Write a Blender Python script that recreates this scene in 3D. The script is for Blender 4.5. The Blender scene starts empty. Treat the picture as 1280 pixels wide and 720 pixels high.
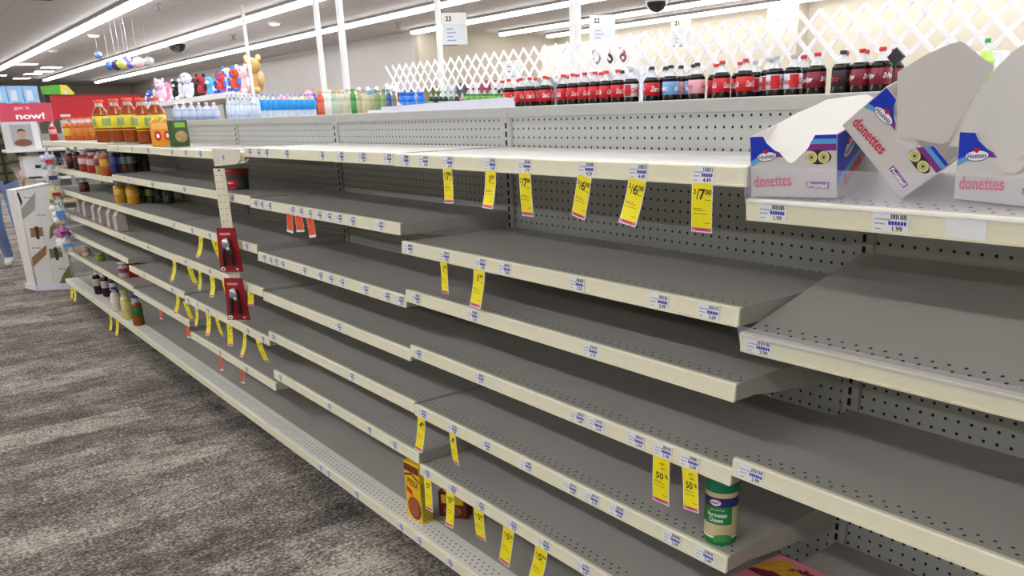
import bpy, bmesh, math, random
import numpy as np
from mathutils import Matrix, Vector
random.seed(7)
D = bpy.data
COL = bpy.context.scene.collection
SC = bpy.context.scene
# ------------------------------------------------------------------ camera
FPX, PCX, PCY = 1012.1455, 668.139, 471.871
_a = np.array([1.796217330918254, -0.6471709747844044, 0.4279444651274525])
CAM = np.array([-1.1642976578812365, -0.8883565712330296, 1.4122388882299772])
_t = np.linalg.norm(_a); _k = _a/_t
_K = np.array([[0, -_k[2], _k[1]], [_k[2], 0, -_k[0]], [-_k[1], _k[0], 0]])
ROT = np.eye(3)+math.sin(_t)*_K+(1-math.cos(_t))*_K@_K
cam = D.objects.new('camera', D.cameras.new('camera')); COL.objects.link(cam)
cam.data.sensor_width = 36; cam.data.lens = FPX/1280*36
cam.data.shift_x = (640-PCX)/1280; cam.data.shift_y = (PCY-360)/1280
cam.data.clip_start = .02; cam.data.clip_end = 200
m3 = Matrix([[ROT[0][i], -ROT[1][i], -ROT[2][i]] for i in range(3)])
cam.matrix_world = Matrix.Translation(Vector(CAM)) @ m3.to_4x4()
SC.camera = cam
# ------------------------------------------------------------------ world, exposure
w = D.worlds.new('world'); SC.world = w; w.use_nodes = True
w.node_tree.nodes['Background'].inputs[0].default_value = (.9, .93, 1, 1)
w.node_tree.nodes['Background'].inputs[1].default_value = .12
SC.view_settings.view_transform = 'Standard'; SC.view_settings.look = 'None'
SC.view_settings.gamma = 1; SC.view_settings.use_curve_mapping = False
SC.view_settings.exposure = 1.33
TUBE = 7.5       # strength of the fluorescent strips


def on(px, py, ax, v):          # where a line of sight meets the plane coordinate[ax] = v
    d = ROT.T@np.array([(px-PCX)/FPX, (py-PCY)/FPX, 1.])
    return Vector(CAM+d*((v-CAM[ax])/d[ax]))


def onp(px, py, p0, n):
    d = ROT.T@np.array([(px-PCX)/FPX, (py-PCY)/FPX, 1.]); n = np.array(n, float)
    return Vector(CAM+d*(((np.array(p0)-CAM)@n)/(d@n)))


# ------------------------------------------------------------------ materials
def lin(c):
    return tuple((x/12.92 if x <= .04045 else ((x+.055)/1.055)**2.4) for x in [v/255 for v in c])+(1,)


MATS = {}


def mat(name, rgb, rough=.5, metal=0, alpha=1, emis=0, noise=.04, scale=30, spec=.5):
    """plain procedural material: srgb 0-255 with a faint mottling"""
    if name in MATS: return MATS[name]
    m = D.materials.new(name); m.use_nodes = True; nt = m.node_tree; b = nt.nodes['Principled BSDF']
    c = lin(rgb)
    b.inputs['Roughness'].default_value = rough; b.inputs['Metallic'].default_value = metal
    b.inputs['Specular IOR Level'].default_value = spec
    b.inputs['Alpha'].default_value = alpha
    if noise and not emis:
        tc = nt.nodes.new('ShaderNodeTexCoord'); n = nt.nodes.new('ShaderNodeTexNoise'); n.inputs['Scale'].default_value = scale
        n.inputs['Detail'].default_value = 3
        mx = nt.nodes.new('ShaderNodeMix'); mx.data_type = 'RGBA'
        mx.inputs[6].default_value = tuple(max(0, x*(1-noise*2)) for x in c[:3])+(1,)
        mx.inputs[7].default_value = tuple(min(1, x*(1+noise*2)) for x in c[:3])+(1,)
        nt.links.new(tc.outputs['Object'], n.inputs['Vector']); nt.links.new(n.outputs['Fac'], mx.inputs[0])
        nt.links.new(mx.outputs[2], b.inputs['Base Color'])
    else:
        b.inputs['Base Color'].default_value = c
    if emis:
        b.inputs['Emission Color'].default_value = c; b.inputs['Emission Strength'].default_value = emis
    MATS[name] = m
    return m


def nodes(m): return m.node_tree.nodes, m.node_tree.links


def mth(nt, op, a, b=None, c=None):
    n = nt.nodes.new('ShaderNodeMath'); n.operation = op
    for i, v in enumerate((a, b, c)):
        if v is None: continue
        if isinstance(v, (int, float)): n.inputs[i].default_value = v
        else: nt.links.new(v, n.inputs[i])
    return n.outputs[0]


def perforated(name, base, hole, rough, mode):
    """painted steel with real-size punched holes.  mode peg: every inch; deck: two rows by the front edge; lip: three rows"""
    m = D.materials.new(name); m.use_nodes = True; nt = m.node_tree; b = nt.nodes['Principled BSDF']
    b.inputs['Roughness'].default_value = rough
    tc = nt.nodes.new('ShaderNodeTexCoord'); sp = nt.nodes.new('ShaderNodeSeparateXYZ')
    nt.links.new(tc.outputs['Object'], sp.inputs[0])
    x, y, z = sp.outputs
    P = .0254
    if mode == 'peg': u, v = mth(nt, 'DIVIDE', y, P), mth(nt, 'DIVIDE', z, P); su, sv = P, P; r = .0034
    else:
        px_ = .0165
        v = mth(nt, 'DIVIDE', mth(nt, 'SUBTRACT', x, .017), px_); u = mth(nt, 'DIVIDE', y, .0254)
        row = mth(nt, 'FLOOR', v)
        u = mth(nt, 'ADD', u, mth(nt, 'MULTIPLY', mth(nt, 'MODULO', row, 2), .5)); su, sv = .0254, px_; r = .0031
    fu = mth(nt, 'MULTIPLY', mth(nt, 'SUBTRACT', mth(nt, 'FRACT', u), .5), su)
    fv = mth(nt, 'MULTIPLY', mth(nt, 'SUBTRACT', mth(nt, 'FRACT', v), .5), sv)
    d = mth(nt, 'SQRT', mth(nt, 'ADD', mth(nt, 'MULTIPLY', fu, fu), mth(nt, 'MULTIPLY', fv, fv)))
    h = mth(nt, 'LESS_THAN', d, r)
    if mode != 'peg': h = mth(nt, 'MULTIPLY', h, mth(nt, 'GREATER_THAN', z, -.0015 if mode == 'deck' else .1335))
    if mode == 'deck': h = mth(nt, 'MULTIPLY', h, mth(nt, 'MULTIPLY', mth(nt, 'GREATER_THAN', x, .017), mth(nt, 'LESS_THAN', x, .017+2*px_)))
    if mode == 'lip': h = mth(nt, 'MULTIPLY', h, mth(nt, 'MULTIPLY', mth(nt, 'GREATER_THAN', x, .017), mth(nt, 'LESS_THAN', x, .017+3*px_)))
    n = nt.nodes.new('ShaderNodeTexNoise'); n.inputs['Scale'].default_value = 5; n.inputs['Detail'].default_value = 6
    nt.links.new(tc.outputs['Object'], n.inputs['Vector'])
    c = lin(base); mx = nt.nodes.new('ShaderNodeMix'); mx.data_type = 'RGBA'
    mx.inputs[6].default_value = tuple(q*.9 for q in c[:3])+(1,); mx.inputs[7].default_value = tuple(q*1.1 for q in c[:3])+(1,)
    nt.links.new(n.outputs['Fac'], mx.inputs[0])
    m2 = nt.nodes.new('ShaderNodeMix'); m2.data_type = 'RGBA'; m2.inputs[7].default_value = lin(hole)
    nt.links.new(h, m2.inputs[0]); nt.links.new(mx.outputs[2], m2.inputs[6]); nt.links.new(m2.outputs[2], b.inputs['Base Color'])
    MATS[name] = m; return m


PEG = perforated('pegboard steel', (180, 181, 177), (12, 12, 12), .55, 'peg')
DECK = perforated('shelf deck steel', (178, 174, 167), (14, 14, 14), .38, 'deck')
LIP = perforated('base lip steel', (242, 240, 230), (20, 20, 20), .45, 'lip')
RAIL = mat('cream price rail plastic', (236, 231, 204), .4, noise=.02)
FRAMEM = mat('grey painted steel', (178, 178, 173), .5, noise=.03)
DARKM = mat('dark toe kick', (26, 25, 25), .7)
SLOT = mat('slot black', (10, 10, 10), .9)
CARD = mat('white ticket card', (240, 240, 240), .6, noise=.01)
INK = mat('black ink', (22, 22, 26), .7, noise=0)
BLUEINK = mat('blue ink', (50, 60, 190), .7, noise=0)
GREYINK = mat('grey ink', (120, 120, 150), .7, noise=0)
YEL = mat('yellow sale paper', (250, 232, 10), .6, noise=.02, scale=60)
YELD = mat('ochre small print', (150, 130, 20), .6, noise=0)
PINK = mat('pink footer print', (214, 120, 160), .6, noise=0)
ORG = mat('orange clearance paper', (236, 84, 48), .6, noise=.02)
WHITE = mat('white paint', (222, 221, 219), .5, noise=.02)
CARTON = mat('white carton board', (208, 203, 198), .7, noise=.02, scale=12)
RED = mat('red print', (205, 30, 45), .5, noise=.02)
BLACK = mat('black plastic', (22, 22, 24), .4)


# ------------------------------------------------------------------ mesh building
class MB:
    def __init__(s): s.v = []; s.f = []; s.mi = []; s.ms = []; s.sm = []

    def add(s, vs, fs, m, M=None, smooth=False):
        if m not in s.ms: s.ms.append(m)
        k = s.ms.index(m); o = len(s.v)
        for p in vs: s.v.append(tuple(M@Vector(p)) if M is not None else tuple(p))
        for f in fs: s.f.append(tuple(i+o for i in f)); s.mi.append(k); s.sm.append(smooth)
        return s

    def box(s, a, b, m, M=None, ch=0):
        x0, y0, z0 = a; x1, y1, z1 = b
        if ch:
            bm = bmesh.new(); bmesh.ops.create_cube(bm, size=1)
            for q in bm.verts: q.co = Vector(((x0+x1)/2+q.co.x*(x1-x0), (y0+y1)/2+q.co.y*(y1-y0), (z0+z1)/2+q.co.z*(z1-z0)))
            bmesh.ops.bevel(bm, geom=bm.edges[:]+bm.verts[:], offset=ch, segments=2, affect='EDGES', profile=.5)
            bm.verts.index_update(); s.add([q.co[:] for q in bm.verts], [[q.index for q in f.verts] for f in bm.faces], m, M); bm.free(); return s
        return s.add([(x0, y0, z0), (x1, y0, z0), (x1, y1, z0), (x0, y1, z0), (x0, y0, z1), (x1, y0, z1), (x1, y1, z1), (x0, y1, z1)],
                     [(0, 3, 2, 1), (4, 5, 6, 7), (0, 1, 5, 4), (1, 2, 6, 5), (2, 3, 7, 6), (3, 0, 4, 7)], m, M)

    def prism(s, poly, d0, d1, m, M=None):
        """2d polygon (u,v) extruded along local z from d0 to d1"""
        n = len(poly)
        vs = [(p[0], p[1], d0) for p in poly]+[(p[0], p[1], d1) for p in poly]
        fs = [tuple(range(n-1, -1, -1)), tuple(range(n, 2*n))]+[(i, (i+1) % n, (i+1) % n+n, i+n) for i in range(n)]
        return s.add(vs, fs, m, M)

    def flat(s, poly, z, m, M=None): return s.add([(p[0], p[1], z) for p in poly], [tuple(range(len(poly)))], m, M)

    def rect(s, u0, v0, u1, v1, z, m, M=None): return s.flat([(u0, v0), (u1, v0), (u1, v1), (u0, v1)], z, m, M)

    def ell(s, cx, cy, rx, ry, z, m, M=None, n=20, rot=0):
        c, q = math.cos(rot), math.sin(rot)
        return s.flat([(cx+rx*math.cos(t)*c-ry*math.sin(t)*q, cy+rx*math.cos(t)*q+ry*math.sin(t)*c) for t in [i*2*math.pi/n for i in range(n)]], z, m, M)

    def lathe(s, prof, m, M=None, n=20, cap=True, sq=0, smooth=True):
        vs = []; fs = []
        for r, z in prof:
            for i in range(n):
                t = 2*math.pi*i/n; k = 1
                if sq: k = 1/max(abs(math.cos(t)), abs(math.sin(t)))**sq
                vs.append((r*k*math.cos(t), r*k*math.sin(t), z))
        for j in range(len(prof)-1):
            for i in range(n): fs.append((j*n+i, j*n+(i+1) % n, (j+1)*n+(i+1) % n, (j+1)*n+i))
        s.add(vs, fs, m, M, smooth)
        if cap:
            s.add(vs[:n], [tuple(range(n-1, -1, -1))], m, M); s.add(vs[-n:], [tuple(range(n))], m, M)
        return s

    def tube(s, pts, r, m, M=None, n=8, taper=None):
        pts = [Vector(p) for p in pts]; vs = []; fs = []
        for j, p in enumerate(pts):
            d = (pts[min(j+1, len(pts)-1)]-pts[max(j-1, 0)]).normalized()
            a = d.orthogonal().normalized() if j == 0 else (a-d*a.dot(d)).normalized()
            b = d.cross(a); rr = taper[j] if taper else r
            for i in range(n):
                t = 2*math.pi*i/n; vs.append(tuple(p+(a*math.cos(t)+b*math.sin(t))*rr))
        for j in range(len(pts)-1):
            for i in range(n): fs.append((j*n+i, j*n+(i+1) % n, (j+1)*n+(i+1) % n, (j+1)*n+i))
        fs.append(tuple(range(n-1, -1, -1))); fs.append(tuple(range((len(pts)-1)*n, len(pts)*n)))
        return s.add(vs, fs, m, M, True)

    def ball(s, c, r, m, M=None, n=12, k=8):
        rx, ry, rz = r if isinstance(r, tuple) else (r, r, r); vs = [(c[0], c[1], c[2]-rz)]; fs = []
        for j in range(1, k):
            t = math.pi*j/k
            for i in range(n):
                p = 2*math.pi*i/n; vs.append((c[0]+rx*math.sin(t)*math.cos(p), c[1]+ry*math.sin(t)*math.sin(p), c[2]-rz*math.cos(t)))
        vs.append((c[0], c[1], c[2]+rz)); L = len(vs)-1
        for i in range(n):
            fs.append((0, 1+(i+1) % n, 1+i)); fs.append((L, L-n+i, L-n+(i+1) % n))
        for j in range(k-2):
            for i in range(n): fs.append((1+j*n+i, 1+j*n+(i+1) % n, 1+(j+1)*n+(i+1) % n, 1+(j+1)*n+i))
        return s.add(vs, fs, m, M, True)

    def text(s, t, cx, cy, h, z, m, M=None, width=None, shear=0, rot=0, bend=None, bold=0):
        vs, fs = glyphs(t, bold)
        x0 = min(v[0] for v in vs); x1 = max(v[0] for v in vs); y0 = min(v[1] for v in vs); y1 = max(v[1] for v in vs)
        k = h/(y1-y0); kx = k if width is None else width/(x1-x0); c, q = math.cos(rot), math.sin(rot); out = []
        for v in vs:
            yy = (v[1]-(y0+y1)/2)*k; xx = (v[0]-(x0+x1)/2)*kx+shear*yy
            X, Y = cx+xx*c-yy*q, cy+xx*q+yy*c
            if bend: R, a0 = bend; out.append(((R+z)*math.sin(X/R+a0), -(R+z)*math.cos(X/R+a0), Y))
            else: out.append((X, Y, z))
        return s.add(out, fs, m, M)

    def build(s, name, parent=None, loc=None, rot=None, origin=None):
        me = D.meshes.new(name)
        o = Vector(origin) if origin is not None else None
        me.from_pydata([tuple(Vector(v)-o) for v in s.v] if o is not None else s.v, [], s.f)
        for m in s.ms: me.materials.append(m)
        me.polygons.foreach_set('material_index', s.mi); me.polygons.foreach_set('use_smooth', s.sm); me.update()
        ob = D.objects.new(name, me); COL.objects.link(ob)
        if o is not None: ob.location = o
        if loc is not None: ob.location = loc
        if rot is not None: ob.rotation_euler = rot
        if parent is not None: ob.parent = parent
        return ob


_G = {}


def glyphs(t, bold=0):
    if (t, bold) in _G: return _G[(t, bold)]
    c = D.curves.new('glyphs', 'FONT'); c.body = t; c.size = 1; c.offset = bold; c.resolution_u = 3; c.fill_mode = 'FRONT'
    o = D.objects.new('glyphs', c); COL.objects.link(o)
    dg = bpy.context.evaluated_depsgraph_get(); e = o.evaluated_get(dg); me = e.to_mesh()
    r = ([tuple(v.co) for v in me.vertices], [tuple(p.vertices) for p in me.polygons]); e.to_mesh_clear()
    D.objects.remove(o); D.curves.remove(c); _G[(t, bold)] = r
    return r


def frame(p, U, V):
    U = Vector(U).normalized(); V = Vector(V); V = (V-U*V.dot(U)).normalized(); N = U.cross(V)
    M = Matrix((U, V, N)).transposed().to_4x4(); M.translation = Vector(p); return M


def tag(o, label=None, cat=None, group=None, kind=None):
    if label: o['label'] = label
    if cat: o['category'] = cat
    if group: o['group'] = group
    if kind: o['kind'] = kind
    return o


def thing(name, label, cat, loc=(0, 0, 0), rz=0, group=None):
    o = D.objects.new(name, None); COL.objects.link(o); o.empty_display_size = .05
    o.location = loc; o.rotation_euler = (0, 0, rz)
    return tag(o, label, cat, group)


def copy_tree(o, loc, rz=None, label=None, group=None):
    def rec(a, par):
        c = a.copy(); COL.objects.link(c); c.parent = par
        for ch in list(kids.get(a.name, [])): rec(ch, c)
        return c
    kids = {}
    for q in list(D.objects):
        if q.parent: kids.setdefault(q.parent.name, []).append(q)
    r = rec(o, None); r.location = loc
    if rz is not None: r.rotation_euler[2] = rz
    if label: r['label'] = label
    if group: r['group'] = group
    return r


W = 1.2192
SX = .403       # depth of the back panel
# ================================================================== SETTING
def structure(name, mb, **k): return tag(mb.build(name, **k), kind='structure')


# carpet planks
cm = D.materials.new('carpet planks'); cm.use_nodes = True; nt = cm.node_tree; b = nt.nodes['Principled BSDF']; b.inputs['Roughness'].default_value = .95
b.inputs['Specular IOR Level'].default_value = .1
tc = nt.nodes.new('ShaderNodeTexCoord')


def carpet_noise(sx, sy, detail, off=0):
    mp = nt.nodes.new('ShaderNodeMapping'); mp.inputs['Scale'].default_value = (sx, sy, 1); mp.inputs['Location'].default_value = (off, off, 0)
    n = nt.nodes.new('ShaderNodeTexNoise'); n.inputs['Scale'].default_value = 1; n.inputs['Detail'].default_value = detail; n.inputs['Roughness'].default_value = .65
    nt.links.new(tc.outputs['Object'], mp.inputs[0]); nt.links.new(mp.outputs[0], n.inputs['Vector']); return n.outputs['Fac']


br = nt.nodes.new('ShaderNodeTexBrick'); br.inputs['Scale'].default_value = 1; br.inputs['Brick Width'].default_value = .92; br.inputs['Row Height'].default_value = .24
br.inputs['Mortar Size'].default_value = 0; br.inputs['Bias'].default_value = 0; br.offset = .37
br.inputs['Color1'].default_value = (0, 0, 0, 1); br.inputs['Color2'].default_value = (1, 1, 1, 1)
nt.links.new(tc.outputs['Object'], br.inputs['Vector'])
fac = mth(nt, 'ADD', mth(nt, 'MULTIPLY', carpet_noise(2.8, 5, 6), .85), mth(nt, 'ADD', mth(nt, 'MULTIPLY', br.outputs['Color'], .26), .13))
fac = mth(nt, 'ADD', fac, mth(nt, 'MULTIPLY', mth(nt, 'SUBTRACT', carpet_noise(14, 26, 4, 5), .5), .8))
fac = mth(nt, 'ADD', fac, mth(nt, 'MULTIPLY', mth(nt, 'SUBTRACT', carpet_noise(75, 95, 3, 9), .5), 2.0))
rp = nt.nodes.new('ShaderNodeValToRGB'); e = rp.color_ramp.elements
e[0].position = .2; e[0].color = lin((52, 48, 46)); e[1].position = 1.0; e[1].color = lin((180, 170, 158))
k = e.new(.5); k.color = lin((88, 82, 78)); k = e.new(.72); k.color = lin((121, 113, 106))
nt.links.new(fac, rp.inputs[0]); nt.links.new(rp.outputs[0], b.inputs['Base Color'])
bp = nt.nodes.new('ShaderNodeBump'); bp.inputs['Strength'].default_value = .6; bp.inputs['Distance'].default_value = .004
nt.links.new(carpet_noise(260, 260, 2, 3), bp.inputs['Height']); nt.links.new(bp.outputs[0], b.inputs['Normal'])
structure('floor', MB().box((-9, -9, -.1), (14.4, 46, 0), cm))
# ceiling: grid tiles
cl = D.materials.new('ceiling tiles'); cl.use_nodes = True; nt = cl.node_tree; b = nt.nodes['Principled BSDF']; b.inputs['Roughness'].default_value = .9
tc = nt.nodes.new('ShaderNodeTexCoord'); br = nt.nodes.new('ShaderNodeTexBrick'); br.offset = 0
br.inputs['Scale'].default_value = 1; br.inputs['Brick Width'].default_value = 1.22; br.inputs['Row Height'].default_value = .61; br.inputs['Mortar Size'].default_value = .012
br.inputs['Color1'].default_value = lin((204, 197, 193)); br.inputs['Color2'].default_value = lin((198, 191, 187)); br.inputs['Mortar'].default_value = lin((184, 178, 174))
nt.links.new(tc.outputs['Object'], br.inputs['Vector']); nt.links.new(br.outputs[0], b.inputs['Base Color'])
H = 3.4
structure('ceiling', MB().box((-9, -9, H), (14.4, 46, H+.1), cl))
WALL = mat('cream wall paint', (176, 167, 150), .8, noise=.02, scale=1)
structure('wall_right', MB().box((14.2, -9, 0), (14.4, 17.4, H), WALL))
structure('wall_recess', MB().box((9.8, 17.4, 0), (14.4, 17.6, H), WALL))
structure('wall_pharmacy', MB().box((9.8, 17.6, 0), (10, 46, H), mat('pale grey wall paint', (190, 184, 179), .8, scale=1)))
structure('wall_far', MB().box((-9, 45.8, 0), (9.8, 46, H), WALL))
structure('wall_left', MB().box((-9.2, -9, 0), (-9, 46, H), WALL))
structure('wall_near', MB().box((-9, -9.2, 0), (14.4, -9, H), WALL))
structure('trim_pilaster', MB().box((13.85, 9.55, 0), (14.2, 10.3, H), WALL))
# ------------------------------------------------------------------ ceiling lights
LAMP = mat('lit fluorescent lens', (250, 252, 255), .4, emis=TUBE)
HOUS = mat('light housing', (150, 146, 142), .6)


def strip_light(x, y0, y1, label):
    t = thing('strip_light', label, 'light', (x, y0, H), 0, 'fluorescent strip lights')
    L = y1-y0
    q = MB(); q.box((-.11, 0, -.05), (.11, L, -.0), HOUS); q.box((-.03, 0, -.075), (.03, L, -.05), HOUS); q.build('housing', t)
    # two-lamp prismatic wrap, broken at each four-foot joint
    q = MB(); n = max(1, int(round(L/2.44)))
    for i in range(n):
        a, c = L*i/n+.012, L*(i+1)/n-.012
        pr_ = [(-.085, -.05), (-.085, -.085), (-.06, -.112), (.06, -.112), (.085, -.085), (.085, -.05)]
        M = frame((0, a, 0), (1, 0, 0), (0, 0, 1))
        q.prism(pr_, 0, -(c-a), LAMP, M)
    q.build('lens', t)


for x, y0, y1, l in [(2.78, -7, 33, 'long fluorescent strip light, highest at the top left corner'),
                     (5.2, -7, 40, 'long fluorescent strip light, second from the left across the ceiling'),
                     (7.55, -7, 42, 'long fluorescent strip light, third from the left, passing over the toy shelf'),
                     (9.62, -7, 17.3, 'fluorescent strip light starting right behind the hanging 23 sign'),
                     (12.0, -7, 17.0, 'fluorescent strip light beginning right of the 23 sign'),
                     (13.55, -7, 17.0, 'shortest fluorescent strip light, running along the top of the cream wall'),
                     (.12, -7, 33, 'fluorescent strip light above the empty shelving run'),
                     (-2.95, -7, 33, 'fluorescent strip light above the carpeted aisle'),
                     (-5.6, -7, 33, 'fluorescent strip light beyond the carpeted aisle')]:
    strip_light(x, y0, y1, l)
# ================================================================== SHELVING RUN
def upright_slots(q, x, y, z0, z1):
    z = z0
    while z < z1:
        q.box((x-.0012, y-.0035, z), (x+.001, y+.0035, z+.016), SLOT); z += .0254


gond = thing('shelving_frame', 'long grey pegboard shelving frame carrying the empty shelves', 'shelving unit', (SX, 3.0, 0))
def gpart(name, mb, org=(0, 0, 0)):
    o = mb.build(name, None, origin=org); o.location = Vector(org)-Vector(gond.location); o.parent = gond; return o
for k in range(-1, 7):
    q = MB(); y = k*W; q.box((SX-.012, y-.02, 0), (SX+.03, y+.02, 1.40), FRAMEM, ch=.002); upright_slots(q, SX-.0125, y, .15, 1.38); gpart('upright', q)
BNAME = {-1: 'the nearest bay', 0: 'the second nearest bay', 1: 'the third nearest bay', 2: 'the fourth nearest bay', 3: 'the fifth nearest bay', 4: 'the second farthest bay', 5: 'the farthest bay'}
BASE = {}
DECKB = MATS['shelf deck steel plain'] if 'shelf deck steel plain' in MATS else mat('shelf deck steel plain', (176, 172, 165), .38, noise=.06, scale=5)
BAYS = {-1: 'D', 0: 'C', 1: 'B', 2: 'A', 3: 'E', 4: 'F', 5: 'G'}
for k in range(-1, 6):
    y0, y1 = k*W+.021, (k+1)*W-.021
    q = MB(); q.box((SX-.003, y0, .14), (SX+.015, y1, 1.40), PEG); gpart('pegboard_panel', q, (0, k*W+.0127, .0089))
    q = MB(); q.box((SX-.006, k*W+.001, 1.40), (SX+.05, (k+1)*W-.001, 1.432), FRAMEM, ch=.003); gpart('top_rail', q)
    bs = thing('base_shelf', 'grey base shelf with perforated cream front strip, at the foot of %s' % BNAME[k], 'shelf', (0, k*W, 0), 0, 'base shelves of the long run')
    q = MB(); q.box((.001, .001, .108), (SX-.0135, W-.001, .134), DECKB, ch=.001); q.build('base_deck', bs)
    q = MB(); q.box((.007, .001, .112), (.092, W-.001, .1355), LIP, ch=.001); q.build('base_front_strip', bs, (-.047, 0, 0))
    q = MB(); q.prism([(-.049, .1), (-.0445, .1), (-.0445, .131), (-.041, .1362), (-.049, .134)], -.001, -(W-.001), RAIL, frame((0, 0, 0), (1, 0, 0), (0, 0, 1))); q.build('base_price_rail', bs)
    q = MB(); q.box((.07, .001, 0), (.082, W-.001, .108), DARKM); q.box((.3, .001, 0), (.31, W-.001, .108), DARKM); q.build('kick_plate', bs)
    BASE[k] = bs
    if k == 5:
        q = MB(); q.box((.0, W-.004, 0), (SX-.0135, W+.002, .108), FRAMEM); q.build('end_panel', bs)
# raised white lip of the far side's top panel
q = MB(); q.prism([(1.25, 1.432), (2.12, 1.432), (2.12, 1.452), (1.30, 1.462), (1.26, 1.458), (1.25, 1.448)], 0, .004, mat('lavender white plastic', (226, 226, 240), .4), frame((SX+.045, 0, 0), (0, 1, 0), (0, 0, 1)))
gpart('raised_back_lip', q)

# --- ticket meshes
_TK = {}


def ticket_mesh(price, w_=.05, h=.031):
    """white shelf ticket: barcode, blue product line, price"""
    if (price, w_) in _TK: return _TK[(price, w_)]
    q = MB(); q.prism([(-w_/2, -h/2), (w_/2, -h/2), (w_/2, h/2), (-w_/2, h/2)], -.0006, 0, CARD)
    z = .0003
    if price is not None:
        r = random.Random(price+str(w_)); u = 0
        while u < w_*.42:
            q.rect(w_*.02+u, h*.16, w_*.02+u+w_*.028, h*.40, z, INK); u += w_*r.choice((.05, .045, .07))
        for i in range(9): q.rect(-w_*.42+i*w_*.05, h*.10, -w_*.42+i*w_*.05+w_*.032, h*.16, z, GREYINK)
        for i in range(6): q.rect(-w_*.05+i*w_*.085, -h*.12, -w_*.05+i*w_*.085+w_*.07, h*.07, z, BLUEINK)
        for i in range(4): q.rect(-w_*.42+i*w_*.07, -h*.12, -w_*.42+i*w_*.07+w_*.05, -h*.06, z, GREYINK)
        q.rect(-w_*.42, -h*.36, -w_*.25, -h*.32, z, GREYINK)
        q.text(price, w_*.2, -h*.3, h*.25, z, INK if 'd' not in price else INK, bold=.02)
    o = q.build('price_ticket'); _TK[(price, w_)] = o.data; D.objects.remove(o); return _TK[(price, w_)]


LV = {-1: [(1, 1.259, .07), (2, 1.022, .105), (4, .776, 0), (5, .451, 0)],
      0: [(1, 1.314, 0), (2, 1.067, 0), (3, .923, 0), (4, .752, 0), (5, .560, 0), (6, .357, 0)],
      1: [(1, 1.316, 0), (2, 1.118, 0), (3, .902, 0), (4, .735, 0), (5, .565, 0), (6, .392, 0)],
      2: [(1, 1.298, 0), (2, 1.125, 0), (3, .929, 0), (4, .747, 0), (5, .534, 0), (6, .331, 0)],
      3: [(1, 1.300, 0), (2, 1.123, 0), (3, .931, 0), (4, .745, 0), (5, .548, 0), (6, .392, 0)],
      4: [(1, 1.311, 0), (2, 1.105, 0), (3, .933, 0), (4, .743, 0), (5, .592, 0), (6, .405, 0)],
      5: [(1, 1.311, 0), (2, 1.105, 0), (3, .935, 0), (4, .741, 0), (5, .592, 0), (6, .405, 0)]}
NAME = BNAME
ORD = ['', 'topmost', 'second', 'third', 'fourth', 'fifth', 'sixth']
# price tickets read from the photograph: (pixel x, price)
TIX = {(-1, 1): [(964, '1.99'), (1112, '1.99'), (1206, None)], (-1, 2): [(946, '3.99')], (-1, 4): [(939, '3.99')],
       (0, 1): [(506, '1.29'), (530, '3.49'), (560, '2.79'), (613, '3.49'), (656, '1.79'), (733, '4.29'), (798, '4.49'), (879, '4.49')],
       (0, 2): [(511, '2.19'), (556, '1.99'), (601, '1.99'), (631, '2.99'), (721, '3.29'), (824, '3.99'), (886, '3.69')],
       (0, 3): [(520, '2.49'), (591, '3.29'), (738, '3.79')],
       (0, 4): [(522, '2.29'), (599, '2.99'), (722, '3.49'), (745, '2.39'), (795, '2.99'), (829, '1.99'), (862, '2.09')],
       (0, 5): [(528, '4.99'), (566, '4.59'), (607, '3.99'), (658, '3.19'), (713, '2.99'), (740, '2.79'), (771, '4.99'), (840, '5.99'), (881, '5.49')],
       (0, 6): [(533, '2.99'), (565, '2.79'), (600, '2.99'), (640, '3.29'), (680, '2.99'), (729, '3.49')],
       (1, 1): [(312, '1.29'), (323, '2.29'), (333, '1.29'), (358, '2.29'), (402, '2.49'), (426, '3.49'), (453, '2.99'), (485, '1.99')],
       (1, 2): [(319, '1.29'), (327, '1.99'), (337, '2.09'), (365, '1.49'), (376, '2.19'), (387, '1.99'), (399, '2.99'), (411, '1.79'), (424, '2.49'), (440, '2.69'), (475, '2.79')],
       (1, 3): [(330, '2.19'), (338, '1.99'), (345, '1.69'), (353, '2.29'), (380, '1.89'), (400, '2.59'), (413, '2.99'), (427, '1.99'), (456, '2.29'), (483, '3.19'), (500, '3.29')],
       (1, 4): [(423, '3.49')], (1, 5): [(341, '1.99'), (439, '3.19')],
       (1, 6): [(350, '2.99'), (411, '3.49'), (461, '3.29'), (492, '2.59')],
       (2, 4): [(232, '.99'), (262, '1.29'), (300, '1.99')], (2, 5): [(235, '1.99'), (246, '2.99'), (260, '1.29'), (310, '1.99'), (328, '1.99')],
       (2, 6): [(275, '1.99'), (308, '2.49')], (2, 2): [(230, '1.99'), (290, '1.59')], (2, 1): [(215, '1.99'), (232, '1.29'), (250, '1.99')],
       (2, 3): [(216, '1.29'), (240, '1.89'), (262, '1.29'), (308, '1.99')],
       (3, 1): [(147, '1.99'), (165, '1.29'), (185, '1.79')], (3, 2): [(160, '1.99'), (190, '1.29')], (3, 4): [(135, '1.99'), (185, '1.29')], (3, 5): [(180, '1.99'), (215, '1.29')]}


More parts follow.
